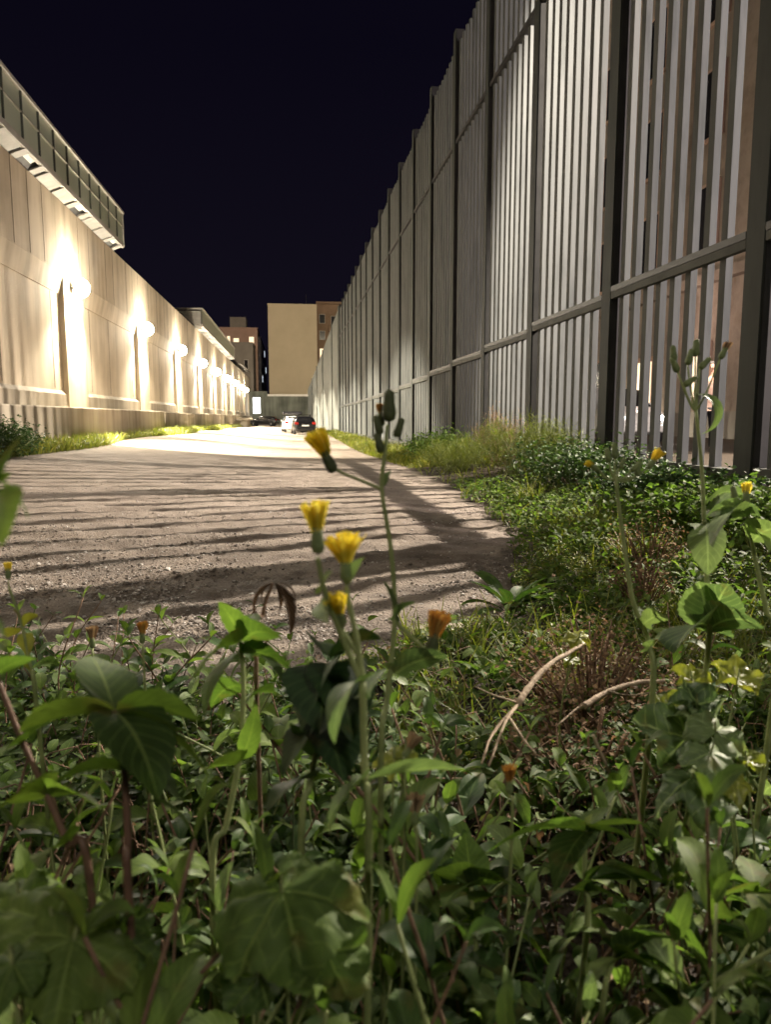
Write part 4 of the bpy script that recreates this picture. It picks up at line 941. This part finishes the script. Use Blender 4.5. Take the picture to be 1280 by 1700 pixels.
mallow('single yellow lobed leaf standing over the grass right of the flowers', 1.5, (968, 1140),
    [((962, 1058, 1.5), .040, (-.1, -.6, .8), (-.8, .1, .3), 5, .35, -.1, .8), ((946, 1095, 1.5), .03, (.2, -.7, .7), (.2, -.3, .9), 5, .3, .1, .3)], 'leaf_yellow', name='lobed_weed')
mallow('yellow lobed leaf near the middle stem below the flowers', .80, (660, 1340),
    [((654, 1258, .80), .026, (-.1, -.6, .8), (-.9, -.1, .3), 3, .5, -.1, .75), ((672, 1252, .80), .022, (.2, -.6, .8), (.4, .3, .8), 3, .5, -.1, .6)], 'leaf_yellow', name='lobed_weed')
# whorled weeds lower right
leafy('leafy_weed', 'whorl of long pointed leaves around a pale bud at the lower right', 'weed', .86,
    [(975, 1540), (972, 1470), (972, 1400), (975, 1375)],
    [((975, 1380), (805, 1420, .80), .042, .9, .8, .35), ((975, 1378), (1075, 1370, .86), .03, .5, -.8, .75), ((975, 1380), (920, 1480, .78), .055, 1.0, .3, .1), ((975, 1380), (925, 1345, .94), .04, .6, .5, .35), ((975, 1378), (1010, 1340, .94), .035, .5, -.4, .5), ((976, 1382), (1060, 1400, .82), .04, .9, -.6, .6), ((975, 1376), (985, 1350, .86), .018, .5, -.3, 1.), ((975, 1376), (960, 1358, .86), .018, .5, .4, 1.), ((972, 1470), (1060, 1440, .85), .05, .9, -.7, .35), ((972, 1460), (1118, 1470, .82), .045, .6, -.9, .45), ((972, 1480), (1050, 1510, .80), .04, .8, -.6, .55), ((972, 1480), (915, 1500, .8), .045, .8, .6, .1)], serr=.08)
leafy('leafy_weed', 'bright whorl of pointed leaves at the right edge below the yellowing leaves', 'weed', .84,
    [(1262, 1600), (1258, 1540), (1256, 1480)],
    [((1256, 1482), (1168, 1510, .80), .045, .8, .8, .7), ((1256, 1480), (1180, 1455, .88), .035, .7, .8, .5), ((1256, 1478), (1240, 1425, .92), .04, .6, .2, .6), ((1258, 1480), (1340, 1440, .86), .04, .7, -.7, .6), ((1258, 1484), (1330, 1520, .80), .045, .8, -.6, .7), ((1256, 1484), (1262, 1540, .76), .03, 1.1, .1, .9)], serr=.1)
leafy('leafy_weed', 'broad leaved weed with an upright pointed leaf right of the big mallow leaf', 'weed', .84,
    [(790, 1600), (786, 1540), (782, 1470)],
    [((782, 1468), (772, 1382, .86), .050, .3, .2, .35), ((780, 1470), (700, 1455, .80), .055, .9, .7, .6), ((782, 1472), (860, 1475, .80), .06, 1.0, -.7, .15), ((782, 1475), (735, 1510, .77), .05, 1.1, .4, .5), ((786, 1530), (700, 1590, .74), .07, .8, .6, .15), ((786, 1530), (850, 1570, .76), .06, .8, -.6, .1), ((786, 1500), (830, 1490, .8), .03, .8, -.5, .6)], serr=.08)
leafy('leafy_weed', 'low weed with a folded light green leaf near the bottom right', 'weed', .78,
    [(1000, 1680), (1010, 1620), (1025, 1580)],
    [((1030, 1590), (980, 1640, .72), .045, .7, .6, .75), ((1030, 1585), (1125, 1560, .74), .05, .9, -.7, .1), ((1030, 1590), (1120, 1640, .70), .04, .9, -.6, .7), ((1030, 1588), (1010, 1545, .84), .04, .7, .3, .3), ((1060, 1600), (1160, 1650, .70), .03, .7, -.8, .5)], serr=.1)
leafy('leafy_weed', 'small bright seedling with three oval leaves in the lower left corner', 'weed', .60,
    [(146, 1690), (145, 1665), (146, 1645)],
    [((146, 1648), (82, 1630, .58), .036, .7, .7, .9), ((146, 1646), (178, 1668, .57), .030, .9, -.5, 1.), ((146, 1650), (95, 1690, .55), .034, .9, .6, .8), ((147, 1646), (160, 1615, .62), .02, .6, -.3, .9), ((148, 1655), (190, 1700, .55), .03, .9, -.6, .8)], mat='leaf', serr=.03)
# the wilted ones
def wilted():
    A = lambda x, y, dd=.86: at(x, y, dd)
    p0 = root_of(A(430, 1250), (0, .1)); t = thing('wilted_weed', 'wilted dark brown drooping weed over the gravel left of the flowers', 'weed', p0)
    stem_part(t, [p0, A(425, 1120), A(436, 1020), A(452, 968)], .003, .0016, 'twig_brown')
    lv = Leaves()
    for (tip, W, s) in (((428, 1030), .006, 1.9), ((448, 1040), .005, 1.6), ((482, 1040), .006, 2.0), ((478, 1062), .018, 1.2), ((462, 1015), .006, 1.8), ((440, 1010), .006, 2.0), ((488, 1010), .005, 2.1)):
        lv.to(A(456, 968), A(*tip), W, s, .5, rng.uniform(-.8, .8), 'lance', tint=.0)
    lv.build('foliage', M['dry'], t)
wilted()
def spent_flower(label, px, d, up, petal):
    A = lambda x, y, dd=d: at(x, y, dd)
    p0 = root_of(A(px[0]+4, px[1]+70), (0, .03)); t = thing('spent_flower', label, 'flower', p0)
    stem_part(t, [p0, A(px[0]+4, px[1]+70), A(*px)], .0022, .0016, 'stem', n=14)
    flower_head(t, A(*px), A(px[0]+up[0], px[1]+up[1])-A(*px), .011, 'tuft', petal)
spent_flower('wilted orange flower head low among the weeds at the right', (846, 1318), .85, (0, -30), 'petal_old')
spent_flower('shrivelled brown flower head below the middle stems', (688, 1370), .78, (2, -28), 'dry')
spent_flower('pale brown seed head right of the middle stem', (668, 1262), .80, (14, -24), 'dry')
spent_flower('small orange flower head in front of the gravel at the left', (236, 1068), 1.1, (-1, -26), 'petal_old')
spent_flower('tiny pale bud in front of the gravel at the far left', (153, 1076), 1.1, (-1, -24), 'dry')
# plantain rosette on the gravel edge
def rosette(label, px, d, n, L, W, mat, tint, prof='spoon'):
    c = at(*px, d); c = root_of(c); t = thing('plantain', label, 'weed', c)
    lv = Leaves(); a = np.arange(n)*2.4+rng.uniform(-.3, .3, n)
    lv.add(np.tile(c+np.array([0, 0, .01]), (n, 1)), a, rng.uniform(.5, 1.2, n), L*rng.uniform(.7, 1.1, n), W, rng.uniform(.6, 1.3, n), .35, rng.uniform(-.4, .4, n), prof, 10, 5, tint=rng.uniform(tint-.15, tint+.2, n))
    lv.build('foliage', M[mat], t)
rosette('plantain rosette with glossy dark leaves at the right gravel edge', (848, 1010), 3.35, 16, .26, .055, 'leaf_dark', .6)
rosette('smaller plantain rosette just below the glossy one', (815, 1085), 2.5, 11, .16, .04, 'leaf', .4)
def grass_tuft(label, x, y, n, hgt):
    z = gh(x, y); t = thing('grass_tuft', label, 'grass', (x, y, z), 0, 'tufts of grass on the right bank'); lv = Leaves()
    px_ = x+rng.normal(0, .07, n); py_ = y+rng.normal(0, .07, n)
    lv.add(np.stack([px_, py_, np.full(n, z-.01)], 1), rng.uniform(0, 6.28, n), rng.uniform(1.0, 1.5, n), hgt*rng.uniform(.6, 1.2, n), .010, rng.uniform(.2, 1.3, n), .25, 0, 'grass', 7, 3, tint=rng.uniform(.2, .8, n))
    lv.build('blades', M['grass'], t)
grass_tuft('bright grass tuft at the gravel rim just above the glossy plantain', 1.95, 5.0, 70, .34)
grass_tuft('grass tuft between the plantain and the dark fence thicket', 2.35, 5.3, 60, .36)
grass_tuft('long bladed grass tuft right of the plantain rosette', 2.05, 4.2, 60, .30)
grass_tuft('sparse grass tuft at the near end of the rail shadow beside the weeds', 1.55, 3.75, 40, .22)
grass_tuft('grass tuft at the foot of the feathery clump', 2.4, 7.2, 60, .34)
# dry branches
def branch(label, d0, d1, P, forks, r, name='dry_branch'):
    n = len(P); W = [at(x, y, d0+(d1-d0)*i/(n-1)) for i, (x, y) in enumerate(P)]
    t = thing(name, label, 'branch', W[0])
    Q = smooth_path(W, 30); Q = Q+np.cumsum(rng.normal(0, r*.10, Q.shape), 0)*.6
    MB().tube(Q, np.linspace(r, r*.55, len(Q))*rng.uniform(.9, 1.12, len(Q)), 7).build('bark', M['twig'], t, smooth=True)
    for (a, b, rr) in forks:
        A_, B_ = at(*a), at(*b); m_ = (A_+B_)/2+rng.normal(0, .008, 3)
        MB().tube(smooth_path([A_, m_, B_], 10), np.linspace(rr, rr*.5, 10), 6).build('twig', M['twig'], t, smooth=True)
branch('pale dry forked branch lying across the weeds at the right', 1.25, 1.5, [(862, 1168), (900, 1115), (940, 1085), (976, 1066)],
       [((862, 1168, 1.25), (800, 1268, 1.12), .0032), ((858, 1172, 1.25), (812, 1272, 1.10), .0030), ((850, 1185, 1.23), (806, 1252, 1.10), .0026), ((846, 1192, 1.22), (890, 1250, 1.12), .0024), ((856, 1165, 1.25), (790, 1140, 1.2), .002), ((868, 1160, 1.26), (830, 1150, 1.3), .002)], .0058)
branch('second pale dry stick among the brown stalks further right', 1.35, 1.5, [(968, 1172), (1005, 1150), (1050, 1134), (1104, 1128)], [((968, 1172, 1.35), (925, 1205, 1.3), .003), ((1010, 1148, 1.36), (1080, 1150, 1.4), .002)], .0062)
branch('thin straight dry stalk crossing the weeds at the lower right', .95, .98, [(985, 1220), (1015, 1290), (1040, 1350)], [], .0022, 'dry_stalk')

# edging pieces at the near rim of the gravel
def slab(name, label, cat, p, rz, size, mat):
    t = MB().box(-size[0]/2, size[0]/2, -size[1]/2, size[1]/2, 0, size[2]).build(name, M[mat], None, bevel=.008)
    t.location = p; t.rotation_euler = (.03, -.02, rz); tag(t, label, cat)
p = root_of(at(765, 1034, 3.1)); slab('edging_stone', 'flat grey edging stone at the near rim of the gravel', 'kerb stone', (p[0], p[1], p[2]-.01), -.05, (.42, .09, .055), 'plinth')
p = root_of(at(392, 1236, 1.93)); slab('wooden_plank', 'half buried reddish brown plank behind the leafy weeds', 'plank', (p[0], p[1], p[2]+.0), .03, (.42, .11, .055), 'twig_brown')

# ------------------------------------------------------------------ bushes by the fence
def bush(name, label, cat, cx, cy, rx, ry, hgt, n, lw, mat, smat, tint=(.0, 1.), stalks=14, prof='ovate', airy=False, group=None):
    z0 = gh(cx, cy); t = thing(name, label, cat, (cx, cy, z0), 0, group)
    mb = MB(); tips = []
    for i in range(stalks):
        a = rng.uniform(0, 6.28); q = math.sqrt(rng.random())
        bx, by = cx+.25*rx*q*math.cos(a), cy+.25*ry*q*math.sin(a)
        ex, ey = cx+rx*q*math.cos(a), cy+ry*q*math.sin(a); ez = hgt*rng.uniform(.65, 1.08)*(1-.45*q*q)
        P = smooth_path([(bx, by, gh(bx, by)-.02), ((bx+ex)/2, (by+ey)/2, z0+ez*.65), (ex, ey, z0+ez)], 9)
        mb.tube(P, np.linspace(.006, .002, len(P)), 5); tips.append(P)
    mb.build('stem', M[smat], t, smooth=True)
    lv = Leaves(); T = np.array(tips)
    idx = rng.integers(0, stalks, n); K_ = T.shape[1]-1; f = rng.beta(2.2, 1.1, n)*K_
    i0 = np.minimum(f.astype(int), K_-1); fr = (f-i0)[:, None]
    P = T[idx, i0]*(1-fr)+T[idx, i0+1]*fr
    spread = np.array([rx, ry, hgt])*(.16 if not airy else .10)
    P = P+rng.normal(0, 1, (n, 3))*spread
    P[:, 2] = np.maximum(P[:, 2], height(P[:, 0], P[:, 1])+.01)
    keep = P[:, 0] < FX-.04; P = P[keep]; n = len(P)
    sz = lw[0]*rng.uniform(.6, 1.4, n)
    lv.add(P, rng.uniform(0, 6.28, n), rng.uniform(-.5, .9, n) if not airy else rng.uniform(.2, 1.5, n), sz, sz*lw[1], rng.uniform(.2, 1.1, n), .3, rng.uniform(-.7, .7, n), prof, 3 if not airy else 2, 3, tint=np.clip(rng.uniform(*tint, n), 0, 1))
    lv.build('foliage', M[mat], t); return t
bush('bramble', 'dark glossy bramble thicket at the foot of the nearest fence bay', 'bush', 3.5, 6.3, .75, .9, .29, 4600, (.055, .62), 'leaf_dark', 'stem_red', (0, .6), 34)
bush('bramble', 'dark leafy thicket spilling out right beside the tall sow thistle', 'bush', 3.1, 4.7, .8, .8, .34, 4000, (.052, .62), 'leaf', 'stem_red', (0, .7), 30)
bush('bramble', 'dense dark weed clump in front of the second fence bay', 'bush', 3.3, 8.0, .85, .9, .50, 4800, (.05, .55), 'leaf_dark', 'stem_red', (.1, .8), 30)
bush('feathery_bush', 'soft feathery bush against the third fence bay', 'bush', 3.3, 10.2, .85, 1.1, .80, 9000, (.11, .06), 'grass', 'stem', (0, .55), 46, 'grass', True)
bush('feathery_bush', 'lower feathery clump at the gravel edge left of the feathery bush', 'bush', 2.75, 12.2, .7, 1.2, .55, 6000, (.10, .06), 'grass', 'stem', (0, .6), 36, 'grass', True)
bush('feathery_bush', 'dry tinged feathery weeds just behind the feathery bush', 'bush', 3.6, 12.6, .55, 1.0, .95, 3600, (.11, .05), 'dry', 'twig_brown', (.3, .9), 30, 'grass', True)
bush('leafy_bush', 'mid green leafy bush where the lit grass of the right verge begins', 'bush', 3.3, 15.6, .8, 1.5, .62, 5200, (.07, .5), 'leaf', 'stem', (.0, .6), 36)
bush('leafy_bush', 'small leafy bush at the foot of the fifth fence post', 'bush', 3.5, 18.6, .6, 1.3, .55, 3600, (.07, .5), 'leaf', 'stem', (.1, .7), 26)
bush('leafy_bush', 'dark green bush in front of the near end of the concrete wall', 'bush', -6.15, 16.6, .6, 2.2, .75, 5000, (.09, .5), 'leaf_dark', 'stem', (.0, .7), 40)
bush('dry_weed', 'tangle of dead reddish brown dock stalks with seeds at the right', 'weed', 0.82, 1.88, .26, .30, .34, 3000, (.013, .8), 'dry', 'twig_brown', (.05, .75), 70)
bush('dry_weed', 'dead brown seed stalks standing behind the yellowing leaves', 'weed', 1.62, 3.2, .16, .20, .28, 420, (.018, .8), 'dry', 'twig_brown', (.2, .9), 46)
bush('dry_weed', 'low mat of dry brown stems under the pale forked branch', 'weed', .66, 1.52, .22, .24, .24, 1500, (.014, .7), 'dry', 'twig_brown', (.0, .6), 60)
bush('dry_weed', 'reddish dry dock behind the bent sow thistle', 'weed', 2.05, 4.0, .22, .25, .34, 420, (.02, .8), 'dry', 'twig_brown', (.3, 1.), 24)
bush('wall_weed', 'small weed growing out of the top edge of the concrete wall', 'weed', -6.95, 36.5, .25, 1.2, .35, 300, (.10, .4), 'leaf_dark', 'stem', (0, .6), 16) if False else None

# ------------------------------------------------------------------ ground cover, grass, litter: uncountable
def canopy_top(x, y):
    """height of the low weeds over the soil"""
    near = .10+.13*sst(2.4, 1.1, y)+.10*(fbm(x*2.2+3, y*2.2, 3)-.45)
    return np.maximum(.03, near)
def scatter(n, y0, y1, x0=None, x1=None, p=1.0):
    y = y0*(y1/y0)**(rng.random(n)**p); fr = rng.uniform(-1, 1, n)
    x = y*.127+fr*(.58*y+.25)
    return x, y
def ground_cover():
    N0 = 62000; x, y = scatter(N0, .42, 8.5)
    k = (rng.random(N0) > gravel_mask(x, y)*1.05) & (x < FX-.1) & (x > -5)
    k &= ~((gravel_mask(x, y) > .2) & (rng.random(N0) < .9))
    k &= rng.random(N0) < np.interp(y, [.5, .9, 1.6], [.08, .2, 1.0])*(.35+1.3*sst(.36, .56, fbm(x*3.5+40, y*3.5, 3)))
    x, y = x[k], y[k]; n = len(x)
    z = height(x, y)+canopy_top(x, y)*rng.beta(2.0, 1.2, n)
    s = (.016+.030*rng.random(n)**2)*(1+.25*np.minimum(y, 5)*.4)
    tn = np.clip(.25+.5*fbm(x*3, y*3, 3)+rng.normal(0, .18, n)-.1-.35*(y < 1.7)*rng.random(n), 0, 1)  # near leaves tinted darker to paint in the shaded gaps
    lv = Leaves(); br = rng.random(n)
    for lo, hi, pr, ar in ((0, .6, 'ovate', .62), (.6, 1, 'lance', .36)):
        q = (br >= lo) & (br < hi); m = q.sum()
        lv.add(np.stack([x, y, z], 1)[q], rng.uniform(0, 6.28, m), rng.uniform(-.4, .9, m), s[q]*(1 if ar > .5 else 1.5), s[q]*ar*(1 if ar > .5 else 1.5), rng.uniform(.2, 1.2, m), .3, rng.uniform(-.6, .6, m), pr, 4, 3, tint=tn[q])
    n = 16000; x = rng.uniform(1.1, 3.4, n); y = rng.uniform(2.8, 9.5, n); q = (gravel_mask(x, y) < .3) & (fbm(x*1.8+60, y*1.8, 3) > .38); x, y = x[q], y[q]; n = len(x); s = rng.uniform(.025, .065, n)
    lv.add(np.stack([x, y, height(x, y)+rng.beta(1.6, 1.4, n)*(.05+.26*fbm(x*1.7+33, y*1.7, 3))], 1), rng.uniform(0, 6.28, n), rng.uniform(-.3, 1., n), s, s*.55, rng.uniform(.2, 1., n), .3, rng.uniform(-.6, .6, n), 'ovate', 4, 3, tint=np.clip(rng.normal(.45, .25, n), 0, 1))
    o = lv.build('ground_cover', M['leaf']); tag(o, 'mat of small green weed leaves covering the soil around the gravel', 'ground cover', kind='stuff')
    # creeping stems
    mb = MB()
    for i in range(900):
        xx, yy = scatter(1, .45, 5.5); xx, yy = float(xx[0]), float(yy[0])
        if gravel_mask(xx, yy) > .3: continue
        a = rng.uniform(0, 6.28); L = rng.uniform(.06, .22); c = float(canopy_top(np.array(xx), np.array(yy)))
        z = gh(xx, yy); P = smooth_path([(xx, yy, z), (xx+L*.4*math.cos(a), yy+L*.4*math.sin(a), z+c*rng.uniform(.5, 1.2)), (xx+L*math.cos(a), yy+L*math.sin(a), z+c*rng.uniform(.2, 1.2))], 7)
        mb.tube(P, np.linspace(.0022, .0010, len(P)), 4, False)
    o = mb.build('dry_stalks', M['twig_brown'], smooth=True); tag(o, 'thin brown stalks and creeping stems among the weeds', 'stalks', kind='stuff')
    # fallen and dead leaves
    x, y = scatter(5200, .5, 6.5); k = (gravel_mask(x, y) < .3); x, y = x[k], y[k]; n = len(x)
    lv = Leaves(); s = rng.uniform(.010, .03, n)
    lv.add(np.stack([x, y, height(x, y)+canopy_top(x, y)*rng.beta(1.1, 1.6, n)], 1), rng.uniform(0, 6.28, n), rng.uniform(-.6, .8, n), s, s*.5, rng.uniform(.4, 1.8, n), .5, rng.uniform(-1, 1, n), 'lance', 4, 3, tint=rng.random(n))
    o = lv.build('leaf_litter', M['dry']); tag(o, 'dead brown leaves lying among the weeds', 'leaf litter', kind='stuff')
    # chickweed patch, lighter, right behind the flowers and along the gravel rim
    n = 26000; x = rng.uniform(.15, 1.7, n); y = rng.uniform(2.0, 4.6, n)
    k = (fbm(x*2.2+8, y*2.2, 3) > .40) & (gravel_mask(x, y) < .35); x, y = x[k], y[k]; n = len(x)
    s = rng.uniform(.009, .022, n); lv = Leaves()
    lv.add(np.stack([x, y, height(x, y)+rng.beta(2, 1.4, n)*(.05+.14*fbm(x*3+2, y*3, 2))], 1), rng.uniform(0, 6.28, n), rng.uniform(-.3, 1., n), s, s*.55, rng.uniform(.1, .8, n), .25, rng.uniform(-.5, .5, n), 'ovate', 3, 3, tint=np.clip(rng.normal(.35, .25, n), 0, 1))
    o = lv.build('chickweed', M['leaf_yellow']); tag(o, 'carpet of tiny yellowish chickweed leaves at the gravel rim', 'chickweed', kind='stuff')
ground_cover()
def grass(name, label, x, y, z, hgt, wdt, mat='grass', tl=(0, 1)):
    n = len(x); lv = Leaves()
    lv.add(np.stack([x, y, z], 1), rng.uniform(0, 6.28, n), rng.uniform(.9, 1.55, n), hgt, wdt, rng.uniform(.2, 1.5, n), .2, rng.uniform(-.5, .5, n), 'grass', 4, 2, tint=np.clip(rng.uniform(*tl, n), 0, 1))
    tag(lv.build(name, M[mat]), label, 'grass', kind='stuff')
# left verge, lit by the wall lamps
n = 30000; y = 13*(120/13)**(rng.random(n)**1.25); x = rng.uniform(-6.6, -5.4, n); k = (x < left_edge(y)+.25*rng.random(n)); x, y = x[k], y[k]
grass('verge_grass', 'yellow green weedy grass along the foot of the concrete wall', x, y, height(x, y)-.01, rng.uniform(.15, .55, len(x))*(.6+.8*fbm(x*1.0, y*.5, 2)), .010+.0005*y)
n = 24000; y = 14*(68/14)**(rng.random(n)**1.2); x = rng.uniform(2.2, 4.15, n); k = (x > right_edge(y)-.15*rng.random(n)); x, y = x[k], y[k]
grass('verge_grass', 'lit green grass along the foot of the slat fence', x, y, height(x, y)-.01, rng.uniform(.15, .45, len(x))*(.5+.9*fbm(x*1.5+5, y*.6, 2))*sst(2.1, 3.0, x)+.05, .010+.0005*y)
n = 19000; x, y = scatter(n, .9, 14); k = (x > .3) & (x < 4.1) & (gravel_mask(x, y) < .35) & (fbm(x*1.6+20, y*1.6, 2) > .27); x, y = x[k], y[k]
grass('tall_grass', 'tufts of green grass blades among the weeds at the right', x, y, height(x, y)-.01, rng.uniform(.08, .28, len(x)), .005+.001*y, tl=(0, .7))
n = 2600; x, y = scatter(n, .7, 3.2); k = (x < .3) & (gravel_mask(x, y) < .3); x, y = x[k], y[k]
grass('tall_grass', 'tufts of green grass blades among the weeds at the left', x, y, height(x, y)-.01, rng.uniform(.08, .22, len(x)), .005, tl=(0, .6))

# ------------------------------------------------------------------ the foreground thicket: copies of a few leafy weeds
def proto(seed, h, mat, smat, prof, serr, lw):
    rg = np.random.default_rng(seed); t = thing('thicket_weed', '', 'weed', (0, 0, 0), 0, 'leafy weeds of the foreground thicket')
    P = smooth_path([(0, 0, -.03), (.02*rg.normal(), .02*rg.normal(), h*.5), (.05*rg.normal(), .05*rg.normal(), h)], 14)
    MB().tube(P, np.linspace(.0025, .0013, len(P)), 6).build('stem', M[smat], t, smooth=True)
    lv = Leaves(); a0 = rg.uniform(0, 6.28); nn = 5
    for i in range(nn):
        f = .35+.65*i/(nn-1); p = P[int(f*(len(P)-1))]; a = a0+i*1.571
        for s in (0, math.pi):
            L = lw[0]*(1.05-.35*f)*rg.uniform(.8, 1.2)*(1 if i < nn-1 else .55)
            lv.add(p, a+s+rg.normal(0, .25), .55+.5*(i == nn-1)+rg.normal(0, .2), L, L*lw[1]*rg.uniform(.85, 1.15), rg.uniform(.6, 1.3), .22, rg.normal(0, .25), prof, 14, 5, serr, 10, float(np.clip(.25+.5*f*rg.uniform(.5, 1.2)+.1*rg.normal(), 0, 1)), .03)
    lv.build('foliage', M[mat], t); return t
protos = [proto(1, .22, 'leaf', 'stem', 'ovate', .14, (.075, .50)), proto(2, .26, 'leaf', 'twig_brown', 'lance', .10, (.095, .40)), proto(3, .18, 'leaf_dark', 'stem_dark', 'ovate', .12, (.075, .55)),
          proto(4, .24, 'leaf_dark', 'twig_brown', 'lance', .08, (.09, .42)), proto(5, .16, 'leaf', 'stem', 'ovate', .04, (.055, .62)), proto(6, .20, 'leaf_blue', 'stem', 'ovate', .14, (.07, .5))]
desc = ['mid green weed with paired oval toothed leaves in the foreground thicket', 'mid green weed with paired narrow leaves on a brownish stem in the foreground thicket', 'dark green weed with paired oval leaves in the foreground thicket',
        'dark green weed with paired narrow leaves on a brownish stem in the foreground thicket', 'short weed with small round-ended green leaves in the foreground thicket', 'greyish green weed with paired oval leaves in the foreground thicket']
used = [False]*6; rw = np.random.default_rng(77); placed = []
tries = 0
while len(placed) < 295 and tries < 12000:
    tries += 1
    y = .50*(2.6/.50)**(rw.random()**1.0); x = y*.127+rw.uniform(-1, 1)*(.56*y+.12)
    if gravel_mask(x, y) > .05 or (x > .15 and y > 1.85): continue
    if fbm(x*4.2+11, y*4.2, 3) < .42 or ((x-.74)/.26)**2+((y-1.68)/.36)**2 < 1: continue
    if any((x-a)**2+(y-b)**2 < (.024+.020*y)**2 for a, b in placed): continue
    placed.append((x, y)); i = int(rw.choice(6, p=[.24, .2, .2, .14, .12, .10])); sc = rw.uniform(.85, 1.35)*float(np.interp(y, [.5, 1.0, 1.7, 2.4], [.85, .92, .9, .85]))
    o = protos[i] if not used[i] else copy_tree(protos[i]); used[i] = True
    o.location = (x, y, gh(x, y)); o.rotation_euler = (rw.normal(0, .12), rw.normal(0, .12), rw.uniform(0, 6.28)); o.scale = (sc, sc, sc*float(np.interp(y, [.5, .9, 1.4, 2.0], [2.0, 1.7, 1.45, 1.3]))); o['label'] = desc[i]
